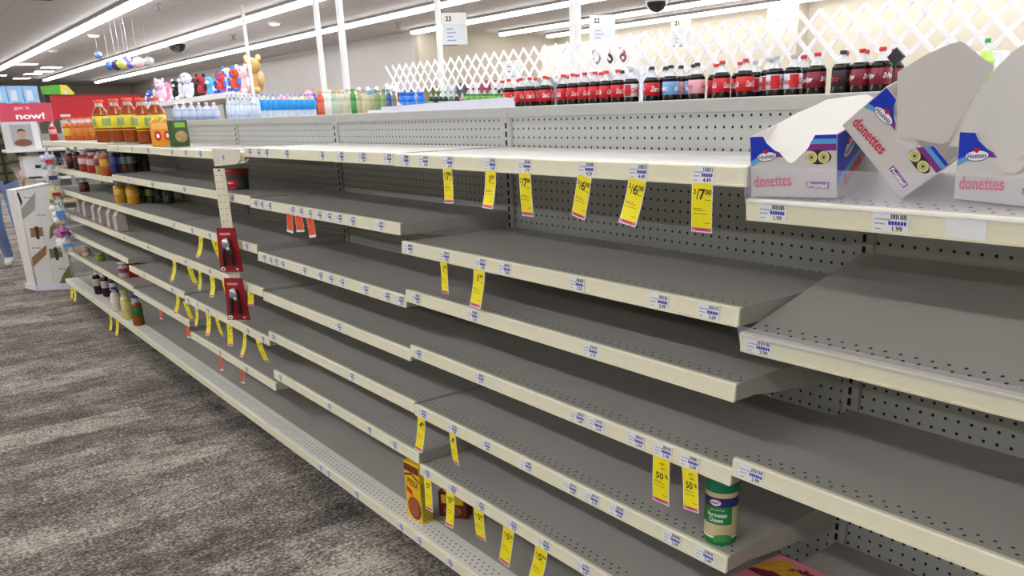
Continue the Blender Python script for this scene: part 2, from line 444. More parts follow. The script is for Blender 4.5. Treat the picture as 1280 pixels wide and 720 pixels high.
def make_shelf(k, n, z, slant):
    occ = 'empty grey shelf'
    if (k, n) == (0, 5): occ = 'grey shelf with the cheese shaker'
    if (k, n) == (-1, 1): occ = 'sloping shelf holding doughnut cartons'
    if (k, n) == (-1, 2): occ = 'empty sloping shelf'
    if (k, n) == (1, 2): occ = 'grey shelf with the lone tub'
    if k in (3, 4, 5) and n < 5: occ = 'partly stocked grey shelf'
    pos = ORD[n] if k > -1 else {1: 'topmost', 2: 'second', 4: 'third', 5: 'lowest raised'}[n]
    t = thing('shelf', '%s, %s from the top in %s' % (occ, pos, NAME[k]) if n > 1 else '%s, topmost in %s' % (occ, NAME[k]), 'shelf', (0, k*W, z), 0, 'shelves of the long run')
    t.rotation_euler = (0, -math.atan2(slant, SX), 0)
    L = W; R = SX-.0135 if not slant else SX/math.cos(math.atan2(slant, SX))-.024
    q = MB(); q.box((.001, .0035, -.003), (R, L-.0035, 0), DECK)
    q.box((.001, .0035, -.03), (.006, L-.0035, -.003), DECK)
    q.box((.006, .0035, -.034), (R, .007, -.003), DECK); q.box((.006, L-.007, -.034), (R, L-.0035, -.003), DECK)
    q.box((.12, .01, -.022), (.16, L-.01, -.003), DECK)
    q.build('deck', t)
    q = MB(); M = frame((0, 0, 0), (1, 0, 0), (0, 0, 1))
    q.prism([(-.0065, -.0325), (-.001, -.0325), (-.001, -.002), (.006, .0012), (.006, .0022), (-.002, .0018), (-.0045, -.0015)], -.001, -(L-.001), RAIL, M)
    q.box((-.0078, .001, -.0335), (-.0058, L-.001, -.0295), RAIL)
    rail_ = q.build('price_rail', t)
    for s in (.008, L-.012):
        q = MB(); M = frame((0, s, 0), (1, 0, 0), (0, 0, 1))
        q.prism([(.05, -.034), (R-.01, -.034), (R-.01, -.075), (R-.03, -.075), (.12, -.046)], 0, -.004, FRAMEM, M); q.build('bracket', t)
    for px, pr_ in TIX.get((k, n), []):
        # ticket lies in the channel, at the y where the photograph shows it
        zz = z-.016; py = 300
        for _ in range(6):
            p = on(px, py, 0, -.006); py += (p.z-zz)*(FPX/((Vector(p)-Vector(CAM)).length))
        wd = .056 if k == -1 else .05
        o = D.objects.new('price_ticket', ticket_mesh(pr_, wd)); COL.objects.link(o); o.parent = rail_
        o.matrix_local = frame((-.0072, min(max(p.y-k*W, .028), L-.028), -.0155), (0, -1, 0), (0.02, 0, 1))
    if k == -1 and n in (1, 2):
        q = MB(); q.box((-.010, .003, -.002), (-.0078, L-.003, .058 if n == 1 else .02), CLEAR); q.box((-.0078, .003, -.002), (.004, L-.003, .0), CLEAR)
        q.build('clear_lip', t)
    return t


CLEAR = mat('clear acrylic lip', (225, 222, 240), .12, alpha=.16, noise=0)
for k, l in LV.items():
    for n, z, s in l: make_shelf(k, n, z, s)
# base rail tickets
for px, py, pr_ in [(400, 586, '1.99'), (410, 594, '2.19'), (445, 619, '1.49'), (500, 658, '1.99'), (523, 677, '2.79'), (561, 705, '1.99')]:
    p = on(px, py, 0, -.05); k = int(math.floor(p.y/W)); o = D.objects.new('price_ticket', ticket_mesh(pr_)); COL.objects.link(o); o.parent = BASE[k]
    o.matrix_local = frame((-.0496, p.y-k*W, .117), (0, -1, 0), (0, 0, 1))


# ------------------------------------------------------------------ hanging sale tags
def tag_mesh(txt, col, Wd, L, bend):
    """paper strip hanging from a shelf edge; local x right, z up, front towards -y"""
    q = MB(); n = 8; th = .0005
    body = YEL if col == 'y' else ORG

    def P(u, v, z):       # v 0 top .. -L
        t = -v/L; return (u, -z-bend*t*t*L, v)

    def strip(u0, u1, v0, v1, z, m, seg=n):
        for i in range(seg):
            a = v0+(v1-v0)*i/seg; c = v0+(v1-v0)*(i+1)/seg
            q.add([P(u0, a, z), P(u1, a, z), P(u1, c, z), P(u0, c, z)], [(0, 3, 2, 1)], m)
    foot = .13 if col == 'y' else .16
    strip(-Wd/2, Wd/2, 0, -L, 0, CARD); strip(-Wd/2, Wd/2, 0, -L, -th, CARD)
    strip(-Wd*.465, Wd*.465, -.002, -L*(1-foot*.72), .0003, body)
    if col == 'y':
        strip(-Wd*.47, Wd*.47, -L*.905, -L*.975, .0005, PINK, 2); strip(-Wd*.30, Wd*.30, -L*.925, -L*.955, .0007, RED, 1)

    def txt_(s, cx, cv, h, m, width=None):
        vs, fs = glyphs(s, .015); x0 = min(v[0] for v in vs); x1 = max(v[0] for v in vs); y0 = min(v[1] for v in vs); y1 = max(v[1] for v in vs)
        k = h/(y1-y0); kx = k if width is None else width/(x1-x0)
        q.add([P(cx+(v[0]-(x0+x1)/2)*kx, cv+(v[1]-(y0+y1)/2)*k, .0009) for v in vs], fs, m)
    if txt and txt[0] == 'D':       # multi-buy price such as 2/7.00
        a, c, d = txt[1:].split(',')
        txt_(a, -Wd*.34, -L*.19, Wd*.20, INK); txt_('/', -Wd*.2, -L*.24, Wd*.42, INK, Wd*.12) if a else 0
        txt_(c, Wd*.02, -L*.24, Wd*.44, INK); txt_(d, Wd*.30, -L*.19, Wd*.22, INK)
    elif txt and txt[0] == 'S':
        c, d = txt[1:].split(','); txt_(c, -Wd*.05, -L*.24, Wd*.42, INK); txt_(d, Wd*.22, -L*.19, Wd*.22, INK)
    elif txt and txt[0] == 'P':
        txt_('BUY 1', Wd*.12, -L*.14, Wd*.10, INK); txt_('GET 1', Wd*.16, -L*.24, Wd*.10, INK)
        txt_('50', -Wd*.06, -L*.40, Wd*.34, INK); txt_('%', Wd*.34, -L*.38, Wd*.2, INK)
    elif col == 'y' or col == 'o':
        txt_('1', 0, -L*.2, Wd*.3, INK)
    for v, a, c in ((-.34, .12, .42), (-.52, -.40, .05), (-.555, -.40, .2), (-.62, -.4, .25), (-.80, .1, .4)):
        if txt and txt[0] == 'P' and v > -.4: continue
        strip(Wd*a, Wd*c, L*v, L*(v-.012), .0006, YELD, 1)
    o = q.build('sale_tag'); me = o.data; D.objects.remove(o); return me


_TM = {}


def hang(px, py0, py1, txt, col, label, yaw=0, lean=0, bend=.08, Wd=None, group='yellow sale tags under the shelf edges', x=-.0095, L=None):
    a = on(px, py0, 0, x); c = on(px+ (py1-py0)*.06, py1, 0, x)
    if x > -.02:
        k_ = int(math.floor(a.y/W)); lv = [z-.0325-(.0 if not s_ else 0) for n, z, s_ in LV.get(k_, [])]
        zz = min(lv, key=lambda q_: abs(q_-a.z))
        if abs(zz-a.z) < .09: c.z += (zz-a.z); a.z = zz+.004
    L = L or max(.05, a.z-c.z); Wd = Wd or .044
    key = (txt, col, round(L, 2), bend, Wd)
    if key not in _TM: _TM[key] = tag_mesh(txt, col, Wd, round(L, 2), bend)
    o = D.objects.new('sale_tag' if col == 'y' else 'clearance_tag', _TM[key]); COL.objects.link(o)
    o.matrix_world = Matrix.Translation(a) @ Matrix.Rotation(math.radians(-90+yaw), 4, 'Z') @ Matrix.Rotation(math.radians(lean), 4, 'Y')
    tag(o, label, 'price tag', group)


for i, (px, a, c, t_, yaw, lean, lb) in enumerate([
    (559, 209, 253, 'D2,7,00', 0, -3, 'yellow 7.00 sale tag under the top shelf, farthest left of its six'),
    (613, 213, 260, 'S1,99', 0, 1, 'yellow single price sale tag, second from the left under the top shelf'),
    (656, 217, 268, 'D2,7,00', 0, 0, 'yellow 2/7.00 sale tag mid top shelf, beside the pegboard joint'),
    (731, 221, 273, 'D2,6,00', 0, 12, 'yellow 2/6.00 sale tag leaning left, fourth under the top shelf'),
    (797, 225, 280, 'D2,6,00', 5, 10, 'yellow 2/6.00 sale tag leaning left, fifth under the top shelf'),
    (878, 232, 293, 'D2,7,00', 8, 1, 'large yellow 2/7.00 sale tag hanging straight, nearest under the top shelf'),
    (554, 324, 363, 'S1,99', -8, -5, 'yellow 1.99 tag curling right, left one of two under the second shelf'),
    (599, 335, 379, 'S1,99', 5, 5, 'yellow 1.99 tag, right one of two under the second shelf'),
    (827, 567, 624, 'P', 5, 2, 'yellow 50% tag hanging straight, left of the pair above the cheese shaker'),
    (862, 581, 634, 'P', -5, -8, 'yellow 50% tag tilting right beside the green cheese shaker'),
    (526, 516, 554, 'S4,99', 0, 3, 'yellow 4.99 tag at the left end of the fifth shelf'),
    (565, 537, 576, 'S4,99', -8, -2, 'yellow 4.99 tag second along the fifth shelf'),
    (534, 596, 633, 'S5,00', 0, -2, 'yellow 5.00 tag hanging over the standing pizza kit box'),
    (562, 615, 653, 'D2,5,00', 0, -5, 'yellow 5.00 tag just right of the standing pizza kit box'),
    (598, 635, 673, 'D2,5,00', 5, 1, 'yellow 5.00 tag third along the lowest raised shelf'),
    (636, 662, 708, 'D2,5,00', 5, 10, 'yellow 2/5.00 tag leaning left, fourth along the lowest raised shelf'),
    (677, 687, 735, 'D2,5,00', 8, 10, 'yellow 2/5.00 tag cut by the bottom edge of the photo')]):
    hang(px, a, c, t_, 'y', lb, yaw, lean, bend=(.05, .15, -.05)[i % 3])
rows = [('third', [(251, 295, 318), (268, 302, 325)]), ('fourth', [(218, 327, 351), (237, 335, 357), (250, 341, 363), (265, 347, 370), (280, 353, 377), (313, 367, 383)]),
        ('fifth', [(222, 368, 388), (231, 373, 395), (245, 381, 403), (259, 388, 411), (271, 395, 418), (286, 404, 428), (305, 411, 437), (322, 420, 447)])]
od = ['first', 'second', 'third', 'fourth', 'fifth', 'sixth', 'seventh', 'eighth']
for nm, l in rows:
    for i, (px, a, c) in enumerate(l):
        hang(px, a, c, 'S1,00', 'y', 'narrow curled yellow tag, %s from the left along the %s shelf by the red tools' % (od[i], nm), (12, 26, 5, 20)[i % 4], (4, -4, 0, -8)[i % 4], bend=(.3, -.2, .2)[i % 3], Wd=.034)
for i, (px, a, c) in enumerate([(138, 394, 411), (146, 398, 416), (89, 360, 374), (93, 361, 377)]):
    hang(px, a, c, 'S1,00', 'y', ['pale yellow tag on the base rail, left of the pair below the dressing bottles', 'pale yellow tag on the base rail, right of the pair below the dressing bottles',
                                  'leftmost faded yellow tag at the far end of the base', 'second faded yellow tag at the far end of the base'][i], 15, 2, bend=.2, Wd=.035, x=-.0525)
for i, (px, a, c, lb) in enumerate([(362, 268, 289, 'orange clearance tag, left of three under the second shelf'), (373, 270, 291, 'orange clearance tag, middle of three under the second shelf'),
                                    (387, 272, 295, 'orange clearance tag, right of three under the second shelf'), (203, 401, 412, 'small faint red tag, farthest of four under the sixth shelf'),
                                    (236, 421, 434, 'small red tag, second from the left under the sixth shelf'), (274, 444, 460, 'small red tag, third from the left under the sixth shelf'),
                                    (303, 464, 479, 'small red tag, nearest of four under the sixth shelf')]):
    hang(px, a, c, None, 'o', lb, (10, 20, 12)[i % 3], (6, -4, -8)[i % 3], bend=.05, Wd=.04 if i < 3 else .03, group='orange and red clearance tags')

# ================================================================== PRODUCTS
GLASSY = mat('clear bottle plastic', (235, 240, 240), .08, alpha=.45, noise=0)


def bottle(name, label, cat, R, Hh, liquid, lab, capm, z_lab=(.35, .62), fill=.78, neck=.26, shoulder=.66, sq=0, art=None, capr=None, group=None, clear=None, n=18):
    """lathe bottle: body, label band and cap are parts"""
    t = thing(name, label, cat, (0, 0, 0), 0, group)
    prof = [(R*.82, 0), (R*.97, .02*Hh), (R, .06*Hh), (R, .3*Hh), (R*.97, z_lab[0]*Hh-.002), (R*.97, z_lab[1]*Hh), (R, z_lab[1]*Hh+.01), (R*.98, shoulder*Hh),
            (R*.82, (shoulder*.65+.9*.35)*Hh), (R*.52, (shoulder*.3+.9*.7)*Hh), (R*neck*1.1, .9*Hh), (R*neck, .945*Hh)]
    prof.sort(key=lambda p: p[1])
    fz = fill*Hh; lo = [p for p in prof if p[1] <= fz]; hi = [p for p in prof if p[1] > fz]
    a, c = (lo[-1], hi[0]) if hi else (lo[-1], lo[-1])
    if hi: f_ = (fz-a[1])/(c[1]-a[1]); mid = (a[0]+(c[0]-a[0])*f_, fz); lo.append(mid); hi = [mid]+hi
    q = MB(); q.lathe(lo, liquid, n=n, sq=sq)
    if len(hi) > 1: q.lathe(hi, clear or GLASSY, n=n, cap=False)
    q.build('bottle_body', t)
    q = MB(); rl = R*.985
    q.lathe([(rl, z_lab[0]*Hh), (rl+.0006, z_lab[0]*Hh+.001), (rl+.0006, z_lab[1]*Hh-.001), (rl, z_lab[1]*Hh)], lab, n=n, cap=False, sq=sq)
    if art: art(q, rl+.0012, z_lab[0]*Hh, z_lab[1]*Hh)
    q.build('label_band', t)
    cr = capr or R*neck*1.35
    q = MB(); q.lathe([(cr*.98, .93*Hh), (cr, .935*Hh), (cr, .99*Hh), (cr*.85, Hh)], capm, n=12); q.build('cap', t)
    return t


def wave_art(txt, col, band=None):
    def f(q, r, z0, z1):
        h = z1-z0
        for a in (0, 2.1, 4.2):
            if band: # coloured patch between the text
                vs = []; K = 6
                for i in range(K+1):
                    t = a+.55+i*.16; vs += [(r*math.sin(t), -r*math.cos(t), z0+h*.05), (r*math.sin(t), -r*math.cos(t), z1-h*.05)]
                q.add(vs, [(2*i, 2*i+2, 2*i+3, 2*i+1) for i in range(K)], band)
            q.text(txt, 0, (z0+z1)/2, h*.42, 0, col, bend=(r+.0006, a), width=r*1.25, shear=.25, bold=.02)
    return f


CAPR = mat('red bottle cap', (205, 35, 45)); CAPK = mat('black bottle cap', (30, 30, 34)); CAPG = mat('grey bottle cap', (170, 172, 180))
COLA = mat('dark cola', (26, 14, 12), .12, noise=0); LRED = mat('red cola label', (206, 28, 40), .35, noise=.03)
LSIL = mat('silver cola label', (206, 210, 220), .25, noise=.03); LBLU = mat('light blue cola label', (120, 170, 225), .35); LMAR = mat('maroon soda label', (128, 26, 48), .35)
WINK = mat('white print', (245, 245, 245), .5, noise=0)
HH, RR = .285, .054
kw = dict(z_lab=(.35, .64), fill=.76, shoulder=.67, n=16)
protos = {
    'red': bottle('soda_bottle', '', 'bottle', RR, HH, COLA, LRED, CAPR, art=wave_art('Coca-Cola', WINK), **kw),
    'silver': bottle('soda_bottle', '', 'bottle', RR, HH, COLA, LSIL, CAPG, art=wave_art('Coke', LRED, LRED), **kw),
    'redk': bottle('soda_bottle', '', 'bottle', RR, HH, COLA, LRED, CAPK, art=wave_art('Zero', WINK), **kw),
    'blue': bottle('soda_bottle', '', 'bottle', RR, HH, COLA, LBLU, CAPK, art=wave_art('diet', WINK), **kw),
    'pink': bottle('soda_bottle', '', 'bottle', RR, HH, COLA, mat('pale pink soda label', (232, 170, 180)), CAPK, art=wave_art('Cherry', LRED), **kw),
    'dark': bottle('soda_bottle', '', 'bottle', RR, HH, COLA, mat('near black soda label', (34, 24, 26)), CAPK, art=wave_art('Zero', LRED), **kw),
    'maroon': bottle('soda_bottle', '', 'bottle', RR, HH, COLA, LMAR, CAPR, art=wave_art('Dr Pepper', WINK), **kw)}
GX = 3.1; GZ = 1.40
DESC = {'red': 'red label and red cap', 'silver': 'silver label and grey cap', 'redk': 'red label and black cap', 'blue': 'light blue label and black cap',
        'pink': 'pale pink label and black cap', 'dark': 'dark label and black cap', 'maroon': 'maroon label and red cap'}
seq = [(636.7, 'red'), (651.6, 'red'), (662.5, 'red'), (671, 'red'), (681, 'red'), (692, 'red'), (704, 'red'), (716, 'red'), (731, 'red'), (744, 'red'), (758, 'red'), (772.6, 'red'),
       (789, 'silver'), (799, 'silver'), (814.5, 'redk'), (838, 'blue'), (852, 'blue'), (871, 'pink'), (887, 'dark'), (902, 'red'), (917, 'blue'), (931, 'red'), (946, 'silver'), (969.5, 'silver'),
       (991.4, 'silver'), (1021, 'maroon'), (1041, 'maroon'), (1053, 'dark'), (1067, 'maroon'), (1077, 'maroon'), (1089, 'maroon'), (1102, 'maroon')]
cnt = {}; used = set()


def place(kind, loc, rz, label, group):
    p = protos[kind]
    if kind not in used:
        used.add(kind); p.location = loc; p.rotation_euler[2] = rz; p['label'] = label; p['group'] = group
        return p
    return copy_tree(p, loc, rz, label, group)


od2 = ['first', 'second', 'third', 'fourth', 'fifth', 'sixth', 'seventh', 'eighth', 'ninth', 'tenth', 'eleventh', 'twelfth', 'thirteenth', 'fourteenth', 'fifteenth', 'sixteenth']
front = []
rowy = [99]*8
for i, (px, kd) in enumerate(seq):
    y = on(px, 131-(px-636)*.085-12, 0, GX).y
    x = GX+random.uniform(-.01, .02)
    rr_ = 0
    while rowy[rr_]-y < .112: rr_ += 1
    rowy[rr_] = y; x = GX+.113*rr_+random.uniform(0, .004)
    cnt[kd] = cnt.get(kd, 0)+1
    place(kd, (x, y, GZ), -math.pi/2-.6+random.uniform(-.5, .5), 'soda bottle, %s, %s such from the left in front' % (DESC[kd], od2[cnt[kd]-1]), 'soda bottles on top of the next aisle')
    front.append((x, y, kd))
for j, (x, y, kd) in enumerate([(GX+.36, on(p, 95, 0, GX+.36).y, k_) for p, k_ in [(655, 'red'), (675, 'red'), (697, 'red'), (722, 'red'), (750, 'red'), (780, 'red'), (806, 'redk'), (845, 'dark'), (861, 'dark'), (880, 'pink'), (908, 'red'), (938, 'red'), (957, 'silver'), (980, 'silver'), (1032, 'maroon')]]):
    for k__ in (1, 2):
        x = GX+.125*k__
        if all(math.hypot(x-fx, y-fy) > .112 for fx, fy, _ in front): break
    else: continue
    front.append((x, y, kd))
    place(kd, (x, y, GZ), random.uniform(-2.5, -1), 'soda bottle, %s, %s from the left in the back row' % (DESC[kd], od2[min(j, 15)]), 'soda bottles on top of the next aisle')

# the shelving the sodas stand on
g2 = thing('soda_shelving', 'grey shelving across the next aisle with sodas along its top', 'shelving unit', (3.5, 7, 0))
for z in (.1, .45, .75, 1.05):
    q = MB(); q.box((-.50, -7.5, z), (.5, 8.0, z+.03), FRAMEM); q.build('tier', g2)
q = MB(); q.box((-.5, -7.5, 1.36), (.5, 8.0, GZ-.0005), FRAMEM, ch=.004); q.build('top_deck', g2)
q = MB(); q.box((-.02, -7.5, 0), (.02, 8.0, 1.36), FRAMEM); q.build('centre_panel', g2)

# ---- white lattice barrier
LAT = mat('white plastic lattice', (236, 233, 236), .5, noise=.02)
lt = thing('lattice_screen', 'white criss-cross accordion lattice standing above the soda bottles', 'lattice', (3.45, .3, GZ))
for sgn, xo in ((1, 0), (-1, .006)):
    q = MB(); y = -.3
    while y < 6.95:
        z0, z1 = .255, .545; wd = .027; y0_, y1_ = (y, y+.29) if sgn > 0 else (y+.29, y)
        n_ = Vector((0, (z1-z0), -(y1_-y0_))).normalized()*wd/2
        a = Vector((xo, y0_, z0)); c = Vector((xo, y1_, z1))
        q.add([a-n_, a+n_, c+n_, c-n_, a-n_+Vector((.005, 0, 0)), a+n_+Vector((.005, 0, 0)), c+n_+Vector((.005, 0, 0)), c-n_+Vector((.005, 0, 0))],
              [(0, 1, 2, 3), (7, 6, 5, 4), (0, 4, 5, 1), (1, 5, 6, 2), (2, 6, 7, 3), (3, 7, 4, 0)], LAT)
        y += .145
    q.build('slats', lt)
for y in (-.2, 1.7, 3.6, 5.5, 7.05):
    q = MB(); q.box((-.004, y-.006, 0), (.008, y+.006, .30), LAT); q.build('support', lt)

# ---- other drinks along the same top
def simple(px, pyt, pyb, x, z, kind, colr, label, cat='bottle', cap=(230, 230, 230), name='drink_bottle', group=None, wpx=8, capped=True, sq=0, lab=None, fill=.8, zl=(.3, .62), minh=.1, h=None, **kx):
    a = on(px, (pyt+pyb)/2, 0, x); d = (a-Vector(CAM)).length; sc = FPX/d
    top = on(px, pyt, 0, x).z; Hh = h or max(minh, top-z); R = wpx/2/sc
    m_ = mat('liquid %s' % (colr,), colr, .2); lb = mat('label %s' % ((lab or colr),), lab or colr, .45); cm_ = mat('cap %s' % (cap,), cap)
    t = bottle(name, label, cat, R, Hh, m_, lb, cm_, z_lab=zl, fill=fill, sq=sq, n=14, group=group, **kx)
    t.location = (a.x, a.y, z); t.rotation_euler[2] = -1.6
    return t


G = 'drinks along the top of the next aisle'
for px, col, cap, wp, tp, nm in [(401, (214, 92, 60), (230, 120, 80), 8, 114, 'orange red'), (410, (232, 236, 234), (240, 240, 240), 8, 112, 'milky white'), (418.5, (180, 200, 176), (160, 180, 150), 8, 113, 'pale green'),
                         (427, (204, 204, 176), (210, 200, 170), 8, 112, 'beige'), (435, (214, 206, 178), (200, 180, 150), 7, 111, 'straw coloured'), (442, (70, 150, 80), (60, 140, 70), 7, 111, 'leaf green'),
                         (449.5, (190, 180, 140), (190, 150, 110), 7, 112, 'olive beige'), (457, (204, 200, 160), (190, 170, 120), 8, 112, 'sandy'), (465, (176, 174, 130), (180, 160, 120), 8, 113, 'khaki'),
                         (473, (120, 150, 90), (110, 140, 80), 8, 113, 'moss green'), (480, (140, 170, 110), (110, 140, 80), 7, 113, 'light olive'), (486.5, (40, 90, 150), (60, 170, 60), 7, 112, 'blue with green cap'), (493, (130, 120, 100), (140, 110, 90), 6, 114, 'brown grey')]:
    simple(px, tp, 143, GX, GZ, 0, col, 'tall %s drink bottle in the mixed row left of the lattice' % nm, cap=cap, wpx=wp, group=G, fill=.9, neck=.6, shoulder=.8, lab=tuple(int(v*.9+20) for v in col))
for i, px in enumerate((504, 514.5, 526)):
    simple(px, 115, 132, GX, GZ, 0, (30, 120, 225), 'bright blue sports drink bottle in front of the lattice, %s of three' % ('left', 'middle', 'right')[i], cap=(40, 130, 230), wpx=10.5, group=G, fill=.95, lab=(60, 140, 230), neck=.7, shoulder=.8)
for i, (px, col, lab_) in enumerate([(539, (40, 70, 50), (120, 190, 150)), (545, (30, 50, 45), (40, 40, 44)), (551, (40, 60, 50), (150, 200, 170)), (557, (50, 50, 60), (170, 170, 190)), (564, (60, 110, 80), (190, 220, 200)), (571, (50, 50, 60), (210, 200, 210)),
                                     (578, (200, 150, 140), (220, 170, 160))]):
    simple(px, 114, 130, GX, GZ, 0, col, 'small dark green bottle with pale label left of the lime soda, %s in its row' % od2[i], cap=(60, 130, 70), wpx=6.6, group=G, lab=lab_)
for i, px in enumerate((585, 592, 599, 606, 613, 620, 627.5)):
    simple(px, 110, 129, GX, GZ, 0, (60, 140, 60), 'lime green soda bottle just left of the cola row, %s from the left' % od2[i], cap=(40, 44, 44), wpx=7.4, group=G, lab=(110, 180, 70), zl=(.42, .72))
# water, two kinds
for i in range(8):
    simple(286+i*5.2, 118, 148, GX+.05, GZ, 0, (178, 200, 232), 'clear water bottle with lilac cap behind the slatted panel, %s from the left' % od2[i], cap=(140, 160, 225), wpx=6.2, group='water bottles on the far shelf top', lab=(214, 222, 240), fill=.7)
for i in range(10):
    simple(329+i*6.9, 117, 146, GX, GZ, 0, (200, 214, 228), 'water bottle with bright blue label, %s from the left' % od2[i], cap=(110, 140, 220), wpx=6.9, group='water bottles on the far shelf top', lab=(20, 150, 230), fill=.7, zl=(.42, .78))
for i in range(6):
    simple(283-62+i*9.5, 128, 150, GX+.02, GZ, 0, (150, 165, 205), 'pale blue jug bottle with wide white cap, %s from the left beneath the toy shelf' % od2[i], cap=(235, 235, 240), wpx=9.5, group='pale blue jugs on the far shelf top', lab=(185, 195, 220), fill=.7)
# small white tray and yellow lemon item
p = on(481, 136, 0, .47)
q = MB(); q.box((-.03, -.11, 0), (.03, .11, .055), WHITE, ch=.004)
o = q.build('white_tray', loc=(.66, on(481, 137, 0, .66).y, 1.39)); tag(o, 'small white tray on the shelf top left of the blue drinks', 'tray')
sp = simple(499.5, 132, 141, .60, 1.405, 0, (220, 210, 60), 'tiny yellow lemon shaped squeeze bottle on the shelf top', cap=(120, 160, 60), wpx=7, minh=.05, h=.07)
q = MB(); q.box((.03, -4.5, 1.36), (.38, 4.4, 1.389), FRAMEM, ch=.002)
for k in range(-1, 7): q.box((.02, k*W-3-.02+.0, 0), (.06, k*W-3+.02, 1.36), FRAMEM)
q.v = [(v[0]+.03, v[1]+0.05, v[2]) for v in q.v]
o = q.build('back_side_shelving', gond)
# green bottle + odds at right
simple(1233, 48, 84, GX, GZ, 0, (190, 225, 110), 'lime green bottle seen between the torn carton lids', cap=(50, 170, 70), wpx=17, lab=(150, 210, 60))
for i, (px, py, wd, c_) in enumerate([(1126, 50, 26, (238, 238, 242)), (1160, 46, 30, (244, 244, 246)), (1196, 40, 30, (240, 240, 248)), (1262, 40, 34, (238, 238, 246))]):
    a = on(px, py, 0, 3.2); q = MB(); q.box((-.05, -.07, 0), (.05, .07, .25), mat('white drink pack %d' % i, c_), ch=.01)
    q.prism([(-.04, .20), (0, .19), (.02, .225), (-.01, .24)], .051, .053, (BLUEINK, BLACK)[i % 2], frame((0, 0, 0), (0, -1, 0), (0, 0, 1)))
    o = q.build('drink_pack', loc=(3.62, a.y, GZ)); tag(o, 'white drink pack with %s mark behind the cartons, %s from the left' % (('blue', 'black')[i % 2], od2[i]), 'drink pack', 'white packs behind the doughnut cartons')
q = MB(); p = on(1119, 71, 0, 3.02); dz_ = p.z-GZ; q.prism([(-.045, 0), (0, -.045), (.045, 0), (0, .045)], -.01, .01, BLACK, frame((0, 0, dz_), (0, -1, 0), (0, 0, 1))); q.tube([(0, 0, 0), (0, 0, dz_-.03)], .004, BLACK); q.ball((0, 0, .005), (.03, .03, .005), BLACK)
p = on(1119, 71, 0, 3.02); o = q.build('diamond_sign', loc=(3.03, p.y, GZ)); tag(o, 'small black diamond shaped sign standing right of the sodas', 'sign')

# ================================================================== DOUGHNUT CARTONS
BLU = mat('royal blue print', (20, 52, 190), .4, noise=.02); LBL = mat('sky blue print', (92, 165, 225), .4, noise=.02); PUR = mat('purple print', (130, 45, 130), .4, noise=.02)
LOGOR = mat('logo red', (215, 30, 45), .4, noise=0); DOUGH = mat('pale frosting', (222, 214, 150), .6, noise=.05); CHOC = mat('dark tray print', (44, 36, 30), .5); OUTL = mat('outline blue', (30, 40, 130), .4, noise=0)
CW, CH, CD = .150, .100, .17


def logo(q, cx, cy, s, z, M, rot=0):
    q.ell(cx, cy, .020*s, .0085*s, z, OUTL, M, rot=rot); q.ell(cx, cy, .0187*s, .0074*s, z+.0002, WINK, M, rot=rot)
    q.text('Hostess', cx, cy, .0075*s, z+.0004, OUTL, M, width=.031*s, rot=rot, bold=.02, shear=.15)
    c, n_ = math.cos(rot), math.sin(rot)
    for d in (-.0022, .0022): q.ell(cx+d*s*c-.009*s*n_, cy+d*s*n_+.009*s*c, .003*s, .003*s, z+.0005, LOGOR, M)
    q.flat([(cx+u*s*c-v*s*n_, cy+u*s*n_+v*s*c) for u, v in ((-.0048, .0085), (0, .0035), (.0048, .0085))], z+.0005, LOGOR, M)


